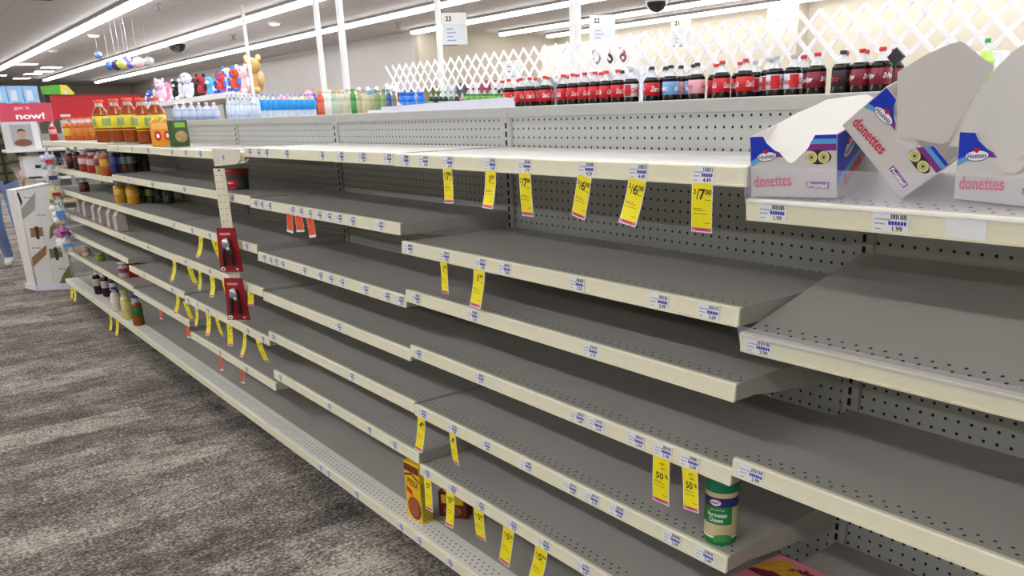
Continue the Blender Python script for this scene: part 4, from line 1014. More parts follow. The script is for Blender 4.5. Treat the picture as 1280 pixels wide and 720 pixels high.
# ================================================================== BACKGROUND
# slim square columns between the aisles
for px, py, s, lb in ((309, 60, .055, 'thin white column far behind, just left of the tan bear'), (397, 30, .07, 'white square column, second from the left, left one of the close pair'), (428, 50, .08, 'cream square column, right one of the close pair'),
                      (548, 30, .055, 'slim white pole left of the hanging 23 sign'), (719, 30, .085, 'white square column rising behind the lattice near the centre')):
    y = on(px, py, 0, 4.6).y
    if px == 309: y = on(px, py, 0, 4.6).y
    t = thing('column', lb, 'column', (4.6, y, 0), 0, 'white columns in the next aisles')
    q = MB(); q.box((-s/2, -s/2, 0), (s/2, s/2, H-.0), WHITE, ch=.006); q.build('shaft', t)
    q = MB(); q.box((-s/2-.01, -s/2-.01, 0), (s/2+.01, s/2+.01, .08), WHITE, ch=.004); q.build('foot', t)
# hanging aisle signs
SGN = mat('aisle sign panel', (214, 212, 204), .5, noise=.01)
for num, px, py, x, wd, ht, lb in (('23', 568, 36, 6.6, .40, .47, 'hanging aisle sign numbered 23 beside the slim pole'), ('22', 753, 38, 8.2, .40, .44, 'hanging aisle sign numbered 22 just right of the central column'),
                                   ('21', 851, 40, 8.2, .28, .36, 'hanging aisle sign numbered 21, farthest right')):
    p = on(px, py, 0, x); t = thing('aisle_sign', lb, 'sign', p, 0, 'hanging aisle signs')
    Mz = frame((0, 0, 0), (.80, -.6, 0), (0, 0, 1))
    q = MB(); q.prism([(-wd/2, -ht/2), (wd/2, -ht/2), (wd/2, ht/2), (-wd/2, ht/2)], -.01, .01, SGN, Mz)
    q.rect(-wd*.47, -ht*.49, wd*.47, ht*.15, .0105, mat('sign lower panel', (200, 204, 208), .5), Mz); q.build('panel', t)
    q = MB(); q.text(num, -wd*.22, ht*.32, ht*.16, .0115, INK, Mz, bold=.03)
    for i in range(4): q.rect(-wd*.3, -ht*(.02+.12*i), wd*(-.05+.1*(i % 2)), -ht*(-.01+.12*i), .0115, GREYINK, Mz)
    q.build('lettering', t)
    q = MB(); q.prism([(-wd/2, -ht/2-.012), (wd*.1, -ht/2-.012), (wd*.1, -ht/2), (-wd/2, -ht/2)], -.011, .011, BLACK, Mz); q.build('bottom_bar', t)
    q = MB()
    for u in (-wd*.4, wd*.4):
        a = Mz @ Vector((u, ht/2, 0)); q.tube([a, (a.x, a.y, H-p.z)], .003, HOUS)
    q.build('hanging_wires', t)
for px, py, lb in ((213, 53, 'black ceiling camera dome, left one between the light strips'), (821, 0, 'grey ceiling camera dome at the top centre right')):
    p = on(px, py, 2, H); r = .22 if px < 300 else .20
    t = thing('camera_dome', lb, 'security camera', (p.x+(.15 if px < 300 else 0), p.y, H), 0, 'ceiling camera domes')
    q = MB(); q.lathe([(r*1.15, 0), (r*1.15, -.03), (r, -.04)], WHITE, n=20); q.build('ring', t)
    q = MB(); q.lathe([(r, -.04), (r*.92, -r*.5), (r*.7, -r*.85), (r*.35, -r*1.05), (.01, -r*1.1)], mat('smoked dome', (40, 38, 40), .15), n=20); q.build('dome', t)
for i, (px, py, lb) in enumerate(((117, 43, 'small bright round ceiling spotlight between the two left strips'), (343, 28, 'small bright round ceiling spotlight above the column pair'), (4, 93, 'small bright ceiling spotlight at the left edge'), (67, 63, 'faint round ceiling disc in the middle left'))):
    p = on(px, py, 2, H); t = thing('spotlight', lb, 'light', (p.x, p.y, H), 0, 'round ceiling spotlights')
    q = MB(); q.lathe([(.13, 0), (.13, -.03), (.10, -.035)], WHITE, n=16); q.build('trim_ring', t)
    q = MB(); q.lathe([(.095, -.03), (.09, -.05), (.02, -.055)], LAMP if i < 3 else WHITE, n=16); q.build('lens', t)
for px, py, lb in ((196, 4, 'ceiling sprinkler near the top'), (153, 22, 'ceiling sprinkler left of centre in the ceiling'), (291, 43, 'ceiling sprinkler near the thin far column'), (497, 28, 'ceiling sprinkler left of the slim pole')):
    p = on(px, py, 2, H); q = MB(); q.lathe([(.09, 0), (.09, -.02), (.03, -.03), (.03, -.10), (.06, -.11), (.06, -.12)], HOUS, n=12); o = q.build('sprinkler', loc=(p.x, p.y, H)); tag(o, lb, 'sprinkler', 'ceiling sprinklers')
for i, (px, py) in enumerate(((33, 79), (64, 83), (55, 88), (41, 91.5), (27, 97))):
    p = on(px, py, 2, H); t = thing('ceiling_panel_light', 'short bright ceiling panel far left, %s from the top' % od2[i], 'light', (p.x, p.y, H), 0, 'short ceiling panels far left')
    q = MB(); q.box((-.32, -.34, -.03), (.32, .34, 0), HOUS); q.build('frame', t)
    q = MB(); q.box((-.28, -.30, -.036), (.28, .30, -.028), LAMP); q.build('diffuser', t)
p = on(10, 1, 2, H); t = thing('air_vent', 'dark ceiling air vent cut by the top left corner', 'vent', (1.22, 14.6, H), 0)
q = MB(); q.box((-.45, -.6, -.03), (.45, .6, 0), mat('vent grey', (60, 56, 54))); q.build('vent_frame', t)
q = MB()
for i in range(11): q.box((-.42, -.55+i*.1, -.035), (.42, -.5+i*.1, -.03), SLOT)
q.build('slats', t)
# far red wall banner
q = MB(); q.box((.2, 31.9, 1.6), (3.6, 32, 2.75), mat('dusty red banner', (190, 92, 96), .6)); q.box((.3, 31.95, 0), (.4, 32, 1.6), FRAMEM); q.box((3.4, 31.95, 0), (3.5, 32, 1.6), FRAMEM)
tag(q.build('red_banner'), 'long faded red banner on the far side of the store above the red header', 'banner')

# ---- toy shelf
Zt = 1.95
a, b_, c_ = on(183, 130, 2, Zt), on(290, 114, 2, Zt), on(331, 119, 2, Zt)
d__ = a+(c_-b_)
t = thing('toy_shelf', 'raised white shelf far behind carrying a crowd of stuffed toys', 'shelf', (b_.x, b_.y, 0), 0)
q = MB(); P = [v-t.location for v in (a, b_, c_, d__)]
q.add([tuple(v) for v in P]+[(v.x, v.y, v.z-.10) for v in P], [(0, 1, 2, 3), (7, 6, 5, 4), (0, 4, 5, 1), (1, 5, 6, 2), (2, 6, 7, 3), (3, 7, 4, 0)], WHITE); q.build('shelf_board', t)
for f_ in (.02, .35, .68, .98):
    for g_ in (.15, .85):
        v = P[1].lerp(P[0], f_)+(P[2]-P[1])*g_; q = MB(); q.box((v.x-.03, v.y-.03, 0), (v.x+.03, v.y+.03, Zt-.1), FRAMEM); q.build('post', t)


def plush(px, py_b, hpx, body, acc, label, ears=True, far=None, kind='toy', name='stuffed_toy', group='stuffed toys on the raised shelf', z=None, frac=.25):
    """small plush sitting on the toy shelf"""
    z = Zt if z is None else z
    # ground point along the shelf under this pixel column
    best = None
    for i in range(60):
        v = (a.lerp(b_, i/59)).lerp(d__.lerp(c_, i/59), frac); 
        uu = ROT@(np.array(v)-CAM); x_ = PCX+FPX*uu[0]/uu[2]
        if best is None or abs(x_-px) < best[0]: best = (abs(x_-px), v, uu[2])
    v = best[1] if far is None else far; dz = best[2] if far is None else (ROT@(np.array(far)-CAM))[2]
    hh = hpx*dz/FPX; s = hh
    t = thing(name, label, kind, (v.x, v.y, z), -.9, group)
    mb_ = mat('plush %s' % (body,), body, .95, noise=.12, scale=20); ma = mat('plush %s' % (acc,), acc, .95, noise=.1, scale=20)
    q = MB(); q.ball((0, 0, .27*s), (.22*s, .19*s, .27*s), mb_); q.build('body', t)
    q = MB(); q.ball((0, -.04*s, .70*s), (.21*s, .2*s, .2*s), mb_)
    q.ball((0, -.22*s, .66*s), (.09*s, .07*s, .07*s), ma); q.ball((0, -.29*s, .68*s), .022*s, BLACK)
    for e_ in (-1, 1): q.ball((e_*.08*s, -.22*s, .76*s), .022*s, BLACK)
    q.build('head', t)
    if ears:
        for e_ in (-1, 1): q = MB(); q.ball((e_*.17*s, 0, .88*s), (.075*s, .04*s, .085*s), ma); q.build('ear', t)
    for e_ in (-1, 1):
        q = MB(); q.ball((e_*.24*s, -.08*s, .38*s), (.075*s, .1*s, .17*s), ma); q.build('arm', t)
        q = MB(); q.ball((e_*.15*s, -.22*s, .085*s), (.09*s, .15*s, .085*s), ma); q.build('foot', t)
    return t


TOYS = [(186, 131, 18, (60, 90, 180), (230, 230, 240), 'small blue toy at the far left end of the raised shelf'), (193, 129, 22, (110, 120, 180), (200, 190, 220), 'lilac blue toy, second on the raised shelf'),
        (203, 128, 30, (232, 190, 210), (220, 210, 230), 'tall pale pink toy near the left of the raised shelf'), (213, 127, 28, (226, 130, 170), (250, 200, 215), 'bright pink toy box figure on the raised shelf'),
        (222, 125, 26, (30, 34, 36), (236, 236, 236), 'black and white toy on the raised shelf'), (228, 122, 26, (120, 100, 110), (60, 50, 60), 'dark mauve toy behind the black and white one'),
        (236, 121, 34, (214, 216, 240), (240, 240, 250), 'tall white lilac toy on the raised shelf'), (246, 119, 28, (60, 40, 50), (240, 236, 240), 'dark toy with white banner in the middle of the raised shelf'),
        (254, 118, 28, (180, 60, 70), (50, 40, 50), 'dark red toy right of the white bannered one'), (266, 117, 28, (90, 170, 220), (236, 240, 250), 'sky blue and white toy on the raised shelf'),
        (279, 115, 28, (226, 70, 60), (70, 110, 220), 'red and blue toy, left of two alike'), (288, 113, 36, (230, 232, 244), (90, 130, 210), 'tall white and blue toy on the raised shelf'),
        (297, 113, 30, (230, 84, 60), (80, 130, 220), 'red and blue toy, right of two alike'), (306, 113, 36, (240, 200, 206), (240, 220, 224), 'pale pink toy beside the bear')]
for i, tt in enumerate(TOYS): plush(*tt, frac=.12+.34*(i % 2), ears=i % 3 != 0)
bear = plush(327, 116, 48, (198, 164, 104), (216, 184, 128), 'big tan teddy bear at the right end of the raised shelf', frac=.72, name='teddy_bear')
# toys on the farther gondola right of the bear
g3 = thing('toy_shelving', 'low grey shelving behind the water bottles with toys on top', 'shelving unit', (4.9, 10, 0), 0)
q = MB(); q.box((-.35, -1.25, 1.40), (.35, 4.8, 1.44), WHITE); q.build('top_shelf', g3)
q = MB(); q.box((-.03, -1.25, 0), (.03, 4.8, 1.40), FRAMEM); q.build('centre_panel', g3)
q = MB(); q.box((-.35, -1.25, 0), (.35, 4.8, .12), FRAMEM); q.build('base', g3)
for it_, (px, hpx, body, acc, lb) in enumerate([(356, 34, (230, 120, 170), (240, 190, 210), 'pink toy right of the big bear'), (363, 30, (240, 190, 200), (240, 220, 120), 'pale pink toy above the blue labelled water'), (374, 30, (240, 222, 110), (250, 236, 170), 'yellow toy above the blue labelled water'),
                               (387, 40, (226, 170, 200), (200, 150, 110), 'pink toy with tan ears above the water'), (390, 28, (130, 100, 80), (90, 70, 60), 'brown toy above the water'), (398, 34, (140, 90, 200), (120, 80, 180), 'violet toy next to the column pair'),
                               (416, 40, (240, 200, 150), (230, 150, 100), 'toy with orange hair between the column pair'), (421, 32, (80, 60, 150), (230, 225, 240), 'indigo and white toy behind the drink bottles'), (436, 32, (210, 200, 180), (150, 130, 110), 'beige toy above the green bottles'),
                               (446, 36, (226, 210, 120), (180, 110, 60), 'yellow brown toy above the green bottles'), (455, 40, (60, 150, 220), (240, 240, 240), 'bright blue toy with white trim, left of two'), (466, 40, (70, 160, 225), (240, 240, 240), 'bright blue toy with white trim, right of two'),
                               (475, 36, (190, 170, 160), (90, 80, 80), 'greyish toy right of the blue pair'), (491, 44, (216, 206, 232), (240, 236, 248), 'lavender toy behind the left end of the lattice')]):
    v = on(px, 120, 0, 4.7+.32*(it_ % 2)); v = Vector((v.x, v.y, 1.441))
    plush(px, 120, hpx*.9, body, acc, lb, far=v, z=1.441, group='toys on the shelving behind the water bottles')
# things behind the lattice: packed boxes
for i, (px, c1, zt) in enumerate([(505, (120, 40, 50), .30), (517, (90, 60, 50), .36), (530, (200, 180, 180), .40), (543, (120, 110, 40), .38), (556, (60, 70, 60), .40), (570, (200, 205, 215), .40), (584, (70, 70, 80), .44), (598, (226, 200, 200), .40), (612, (160, 60, 80), .46),
                                  (628, (206, 206, 206), .38), (648, (190, 195, 200), .5), (668, (160, 175, 170), .40), (690, (150, 160, 165), .40), (712, (160, 175, 170), .42), (738, (196, 160, 170), .45), (766, (190, 190, 196), .46), (800, (200, 204, 220), .5)]):
    y = on(px, 110, 0, 4.9).y; q = MB(); q.box((-.10, -.10, 0), (.10, .10, .2+zt*.35), mat('stock box %d' % i, c1, .6, noise=.15, scale=8), ch=.008); q.rect(-.07, .05, .07, .14, .1015, WHITE, frame((0, 0, 0), (0, -1, 0), (0, 0, 1)))
    if i == 0:
        g4 = thing('back_shelving', 'low grey shelving behind the lattice with boxed stock on top', 'shelving unit', (5.0, 4.2, 0), 0)
        m_ = MB(); m_.box((-.3, -5.5, 1.40), (.3, 4.45, 1.44), WHITE); m_.build('top_shelf', g4); m_ = MB(); m_.box((-.03, -5.5, 0), (.03, 4.45, 1.40), FRAMEM); m_.build('centre_panel', g4); m_ = MB(); m_.box((-.3, -5.5, 0), (.3, 4.45, .12), FRAMEM); m_.build('base', g4)
    o = q.build('stock_box', loc=(4.9, y, 1.4405)); tag(o, '%s boxed item behind the lattice, %s from the left' % (('dark red', 'brown', 'pale rose', 'olive', 'dark green', 'pale blue', 'charcoal', 'rose white', 'plum', 'light grey', 'silver', 'sage', 'slate', 'grey green', 'dusty pink', 'pearl', 'lilac')[i], (od2+['seventeenth'])[i]), 'box', 'boxed stock behind the lattice')
sg = on(640, 90, 0, 4.2)
q = MB(); q.box((-.004, -.16, -.11), (.004, .16, .11), mat('pale sign card', (212, 214, 214), .5)); q.box((-.003, -.004, 1.4-sg.z), (.003, .004, -.11), FRAMEM)
for i in range(3): q.rect(-.08, .05-.05*i, .05, .06-.05*i, .005, GREYINK, frame((0, 0, 0), (0, -1, 0), (0, 0, 1)))
q.box((-.06, -.06, 1.4-sg.z-.01), (.06, .06, 1.4-sg.z+.002), FRAMEM); q.box((-.02, -.02, -sg.z), (.02, .02, 1.4-sg.z), FRAMEM)
o = q.build('shelf_sign', loc=sg); tag(o, 'small pale grey printed sign seen through the lattice above the first colas', 'sign')
# letters seen on a header behind the lattice
hd = on(735, 73, 0, 6.0); q = MB(); Mh = frame((0, 0, 0), (0, -1, 0), (0, 0, 1)); q.prism([(-.9, -.22), (.9, -.22), (.9, .2), (-.9, .2)], -.02, 0, mat('cream header', (222, 216, 204), .6), Mh)
for ch_, px, c_ in (('D', 746, GREYINK), ('S', 763, INK), ('B', 779, mat('burgundy letter', (120, 50, 60)))):
    uu = hd.y-on(px, 73, 0, 6.0).y; q.text(ch_, uu, 0, .17, .004, c_, Mh, bold=.03)
q.box((-.02, -.85, -hd.z), (.02, -.80, -.2), FRAMEM); q.box((-.02, .80, -hd.z), (.02, .85, -.2), FRAMEM)
o = q.build('header_board', loc=hd); tag(o, 'cream header board with large letters glimpsed through the lattice above the colas', 'sign')

# ---- inflatables hanging under the ceiling, upper left
IB = [(123, 69, 9, (90, 130, 190), 'small blue globe ball hanging just under the second light strip', 20), (137, 82, 11, (70, 120, 200), 'blue inflatable toy hanging, leftmost of the cluster', 19), (146, 81, 13, (70, 60, 110), 'dark indigo inflatable toy in the hanging cluster', 18),
      (152, 80, 12, (220, 216, 90), 'yellow inflatable toy in the hanging cluster', 17.3), (158, 76, 12, (120, 120, 230), 'violet blue inflatable toy in the hanging cluster', 18), (163, 81, 8, (110, 100, 210), 'small purple inflatable toy below the violet one', 16.8), (173, 78, 14, (236, 206, 206), 'pale pink inflatable ball hanging right in the cluster', 17.6), (186, 77, 12, (206, 200, 200), 'clear grey bagged ball, rightmost of the hanging cluster', 18.3)]
for px, py, dpx, c1, lb, yy in IB:
    p = on(px, py, 1, yy); dz = (ROT@(np.array(p)-CAM))[2]; r = dpx/2*dz/FPX
    t = thing('inflatable_toy', lb, 'toy', p, 0, 'inflatables hanging from the ceiling')
    q = MB(); q.ball((0, 0, 0), r, mat('vinyl %s' % (c1,), c1, .25), n=16, k=10); q.ball((r*.3, -r*.5, r*.2), (r*.62, r*.55, r*.6), mat('vinyl white', (235, 235, 240), .25)); q.build('inflated_body', t)
    q = MB(); q.tube([(0, 0, r*.95), (0, 0, H-p.z)], .004, WHITE); q.build('string', t)

# ---- end of the run: red header, photo kiosk, signs
ec = thing('endcap_header', 'large plain red header board above the far end of the shelving', 'sign', (.55, 7.62, 0), 0)
q = MB(); R1 = mat('crimson header', (186, 30, 40), .45, noise=.03); q.box((-.38, -.015, 1.48), (.36, .015, 1.68), R1, ch=.003); q.build('board', ec)
q = MB(); q.box((-.36, -.02, 1.678), (.36, .02, 1.69), mat('dark red cap', (130, 36, 46))); q.build('cap_strip', ec)
q = MB(); q.box((-.34, -.01, 0), (-.31, .01, 1.48), FRAMEM); q.box((.31, -.01, 0), (.34, .01, 1.48), FRAMEM); q.build('legs', ec)
q = MB(); q.box((-.33, -.016, 1.505), (-.25, -.0155, 1.525), WHITE); q.build('white_sticker', ec)
ks = thing('photo_kiosk', 'grey slatted photo counter with shelves at the far left', 'display unit', (.18, 8.85, 0), 0)
q = MB(); SL = mat('grey slatwall', (150, 148, 146), .6); q.box((-.02, 0, 0), (.9, .05, 1.36), SL)
for i in range(14): q.box((-.02, -.004, .1+i*.09), (.9, 0, .108+i*.09), mat('slat groove', (96, 94, 94)))
q.build('slatwall', ks)
for z, m_ in ((1.20, WHITE), (.93, WHITE), (.70, mat('tan shelf', (200, 180, 150)))):
    q = MB(); q.box((-.33 if z > 1 else -.14 if z > .8 else -.02, -.36, z), (.34, 0, z+.025), m_, ch=.003); q.build('kiosk_shelf', ks)
q = MB(); q.box((-.02, -.36, 0), (.34, 0, .12), SL); q.build('base', ks)
q = MB(); q.box((.34, -.02, 1.36), (.9, .02, 1.50), mat('pale slats', (190, 190, 186)));  q.build('upper_slats', ks)
ps = thing('get_it_now_sign', 'rose red sign reading get it now! above the photo counter', 'sign', (.13, 8.875, 1.57), 0)
ROSE = mat('rose sign', (204, 70, 92), .5, noise=.03); PKL = mat('pale pink letters', (246, 214, 220), .5, noise=0)
q = MB(); q.box((-.22, -.012, -.09), (.24, .012, .085), ROSE, ch=.003); q.build('board', ps)
Ms_ = frame((0, -.0125, 0), (1, 0, 0), (0, 0, 1)); q = MB(); q.text('get it', -.03, .038, .036, .0006, PKL, Ms_, width=.13); q.text('now!', .03, -.035, .062, .0006, WINK, Ms_, width=.25, bold=.03); q.build('lettering', ps)
q = MB(); q.box((-.2, -.01, -.21), (-.18, .01, -.09), FRAMEM); q.box((.2, -.01, -.21), (.22, .01, -.09), FRAMEM); q.build('sign_posts', ps)
# photo sample with a portrait
pp = thing('portrait_display', 'pale box with a printed portrait photo on the counter shelf', 'photo display', (.02, 8.66, 1.2255), 0)
q = MB(); q.box((-.15, -.05, 0), (.15, .05, .255), mat('pale grey photo box', (206, 204, 204), .5), ch=.004); q.build('photo_box', pp)
q = MB(); Mf = frame((0, -.051, 0), (1, 0, 0), (0, 0, 1)); SK = mat('printed skin', (196, 150, 124)); q.rect(-.09, .03, .09, .23, .0, mat('photo backdrop', (170, 172, 176)), Mf)
q.ell(0, .06, .075, .035, .001, mat('printed brown top', (120, 80, 64)), Mf); q.ell(0, .14, .032, .044, .0015, SK, Mf); q.flat([(-.034, .15), (-.03, .18), (0, .192), (.03, .18), (.034, .15), (.02, .17), (-.02, .17)], .002, mat('printed hair', (60, 44, 38)), Mf)
for e_ in (-.012, .012): q.ell(e_, .146, .004, .002, .0022, INK, Mf)
q.ell(0, .122, .009, .003, .0022, mat('printed lips', (150, 80, 80)), Mf); q.rect(.095, .0, .149, .25, .0, mat('side stripe', (226, 226, 226)), Mf); q.build('portrait_print', pp)
pr2 = thing('photo_printer', 'white photo printer on the middle counter shelf', 'printer', (.07, 8.68, .9555), 0)
q = MB(); q.box((-.10, -.12, 0), (.10, .12, .20), mat('printer white', (224, 222, 222), .4), ch=.012); q.build('printer_body', pr2)
q = MB(); q.box((.0, -.125, .09), (.09, -.118, .12), BLACK); q.build('output_slot', pr2)
q = MB(); q.box((-.08, -.2, .0), (.06, -.12, .012), BLACK); q.build('paper_tray', pr2)
bx = thing('black_cable_stand', 'black bracket with grey cables right of the photo printer', 'stand', (.29, 8.66, .955), 0)
q = MB(); q.tube([(0, 0, 0), (0, 0, .22)], .014, BLACK); q.box((-.05, -.03, .10), (.02, .03, .13), BLACK); q.box((-.05, -.03, .18), (.04, .03, .225), BLACK); q.box((-.04, -.04, 0), (.04, .04, .012), BLACK); q.build('bracket_post', bx)
q = MB(); q.tube([(.03, -.03, .22), (.05, -.05, .14), (.04, -.04, .08), (.06, -.05, .012)], .006, mat('pale cable', (190, 196, 210))); q.build('cable', bx)
# blue and green packaging high above the kiosk
def onboard(px0, py0, px1, py1, y): return on(px0, py0, 1, y), on(px1, py1, 1, y)
a1, b1 = onboard(-14, 108, 51, 133, 10.2)
st = thing('seasonal_rack', 'grey shelf rack behind the photo counter holding the pale blue and green packages', 'display unit', (.5, 10.3, 0), 0)
q = MB(); q.box((-.75, -.2, b1.z-.03), (.7, .2, b1.z-.002), FRAMEM); q.build('rack_shelf', st)
for u in (-.7, .65): q = MB(); q.box((u-.02, -.02, 0), (u+.02, .02, b1.z-.03), FRAMEM); q.build('rack_post', st)
for i in range(3):
    x0, x1 = a1.x+(b1.x-a1.x)*i/3, a1.x+(b1.x-a1.x)*(i+1)/3-.005; zc = b1.z; hh = a1.z-b1.z
    q = MB(); q.box((-(x1-x0)/2, -.05, 0), ((x1-x0)/2, .05, hh), mat('baby blue pack', (150, 196, 232), .5, noise=.06, scale=6), ch=.004); Mf = frame((0, -.0505, 0), (1, 0, 0), (0, 0, 1)); w2 = x1-x0
    q.rect(-w2*.3, hh*.3, w2*.1, hh*.8, .0, mat('pale panel', (214, 226, 240)), Mf); q.rect(-w2*.3, hh*.1, w2*.35, hh*.2, .0, mat('slate text bar', (80, 100, 150)), Mf)
    o = q.build('blue_pack', loc=((x0+x1)/2, 10.2, zc)); tag(o, 'baby blue boxed pack at the upper left edge, %s of three' % ('left', 'middle', 'right')[i], 'box', 'baby blue packs above the counter')
a2, b2_ = onboard(51, 106, 94, 128, 10.2)
gt = thing('toy_truck', 'green and yellow toy vehicle with black underside on top of the rack', 'toy', ((a2.x+b2_.x)/2, 10.2, b1.z), 0)
w2 = (b2_.x-a2.x)/2; hh = a2.z-b1.z
q = MB(); Mf = frame((0, 0, 0), (1, 0, 0), (0, 0, 1)); q.prism([(-w2, hh*.55), (w2*.1, hh*.55), (w2*.15, hh), (-w2, hh*.92)], -.06, .06, mat('toy green', (90, 176, 60), .35), Mf); q.build('green_body', gt)
q = MB(); q.prism([(w2*.1, hh*.4), (w2*.95, hh*.4), (w2, hh*.6), (w2*.6, hh*.95), (w2*.15, hh*1.0)], -.06, .06, mat('toy yellow', (232, 220, 70), .35), Mf); q.build('yellow_cab', gt)
q = MB(); q.prism([(-w2*.95, hh*.15), (w2*.9, hh*.15), (w2*.9, hh*.45), (-w2, hh*.55)], -.055, .055, BLACK, Mf); q.build('chassis', gt)
for u in (-.6, .55): q = MB(); q.lathe([(hh*.22, -.065), (hh*.22, .065)], BLACK, frame((w2*u, 0, hh*.22), (1, 0, 0), (0, 0, 1)), n=16); q.build('wheel', gt)
q = MB(); q.prism([(w2*.3, hh*.55), (w2*.6, hh*.55), (w2*.5, hh*.75), (w2*.3, hh*.78)], .0605, .062, WHITE, Mf); q.build('window_print', gt)

# ---- white cardboard floor display with brown and green bands
dp = thing('floor_display', 'white cardboard floor display with brown and green diagonal bands at the end of the run', 'floor display', (-.12, 7.62, 0), 0)
WC = mat('display board white', (222, 218, 214), .6, noise=.02); BRB = mat('brown band', (150, 110, 70), .6, noise=.1, scale=40); GRB = mat('olive band', (112, 112, 66), .6, noise=.1, scale=40); DKL = mat('dark badge', (56, 48, 34), .6, noise=.1, scale=40)
F0, F1 = on(47, 362, 2, 0), on(88, 360, 2, 0); L0 = on(34, 352, 2, 0)
F0 = Vector((-.232, 7.70, 0)); F1 = Vector((.05, 7.54, 0)); L0 = F0+Vector((-.05, .20, 0))
zt = .95
bpts = [F0, F1, F1+(L0-F0), L0]
q = MB(); V = [v-dp.location for v in bpts]
q.add([tuple(v) for v in V]+[(v.x, v.y, zt-.05*(i in (0, 3))) for i, v in enumerate(V)], [(0, 3, 2, 1), (4, 5, 6, 7), (0, 1, 5, 4), (1, 2, 6, 5), (2, 3, 7, 6), (3, 0, 4, 7)], WC); q.build('display_tower', dp)
q = MB(); cx_ = sum((v for v in V), Vector())/4
V2 = [cx_+(v-cx_)*1.12 for v in V]; q.add([tuple(v) for v in V2]+[(v.x, v.y, .05) for v in V2], [(0, 3, 2, 1), (4, 5, 6, 7), (0, 1, 5, 4), (1, 2, 6, 5), (2, 3, 7, 6), (3, 0, 4, 7)], mat('lilac white base', (226, 222, 236))); q.build('base_tray', dp)
Mfr = frame(V[0], F1-F0, (0, 0, 1)); Mw = Matrix.Translation(dp.location) @ Mfr; Mwi = Mw.inverted(); nfr = Mw.to_3x3() @ Vector((0, 0, 1)); fw = (F1-F0).length


def fp(*pts):      # points of the printed front face
    o_ = []
    for x_, y_ in pts:
        v = Mwi @ onp(x_, y_, tuple(F0), tuple(nfr)); o_.append((min(max(v.x, .004), fw-.004), min(max(v.y, .055), zt-.01)))
    return o_


q = MB()
q.flat(fp((44, 262), (44, 240), (26, 262), (27, 275)), .0015, mat('grey band', (160, 154, 148)), Mfr)
for p4, m_ in (([(62, 300), (62, 285), (75, 268), (76, 285)], GRB), ([(39, 334), (40, 322), (58, 306), (58, 318)], BRB), ([(75, 356), (79, 343), (90, 330), (92, 355)], GRB), ([(36, 338), (34, 322), (32, 318), (35, 334)], BLACK), ([(27, 258), (21, 242), (23, 240), (28, 252)], BLACK)):
    q.flat(fp(*p4), .0016, m_, Mfr)
for (cx_, cy_), m_ in (((71, 253), GRB), ((46, 290), BRB), ((70, 316), GRB)):
    q.flat(fp((cx_-9, cy_-5), (cx_+7, cy_-6), (cx_+9, cy_+5), (cx_-7, cy_+7)), .002, m_, Mfr); q.flat(fp((cx_-3, cy_-7), (cx_+2, cy_-7), (cx_+4, cy_+9), (cx_, cy_+9)), .0025, DKL, Mfr)
for cx_, cy_ in ((46, 309), (75, 270), (80, 335), (36, 246), (52, 268)):
    for i in range(4): q.flat(fp((cx_+i*3-6, cy_), (cx_+i*3-4.5, cy_), (cx_+i*3-4, cy_+2), (cx_+i*3-5.5, cy_+2)), .002, GREYINK, Mfr)
q.rect(fw*.47, .06, fw*.478, zt-.03, .0022, mat('crease grey', (176, 172, 168)), Mfr)
q.build('printed_bands', dp)
q = MB(); q.tube([V[0]+Vector((0, 0, .90)), V[1]+Vector((0, 0, .95))], .008, WC); q.tube([V[0]+Vector((-.002, -.002, 0)), V[0]+Vector((-.002, -.002, zt-.05))], .007, WC); q.build('edge_trim', dp)
# blue faced panel and pole beside it
q = MB(); q.box((-.008, -.04, 0), (.008, .04, .62), mat('sky blue card', (90, 150, 225), .4)); q.box((-.009, -.02, .3), (.009, .03, .5), WHITE)
o = q.build('blue_card', loc=(.06, 7.40, .44)); tag(o, 'narrow blue hanging card between the floor display and the shelves', 'card'); o['group'] = 'blue cards'
pz = thing('corner_pole', 'thin grey metal pole at the far end of the base shelf', 'pole', (.02, 7.335, 0), 0)
q = MB(); q.tube([(0, 0, 0), (0, 0, 1.28)], .009, FRAMEM); q.build('pole_tube', pz); q = MB(); q.lathe([(.03, 0), (.03, .01)], FRAMEM, n=12); q.build('foot', pz)
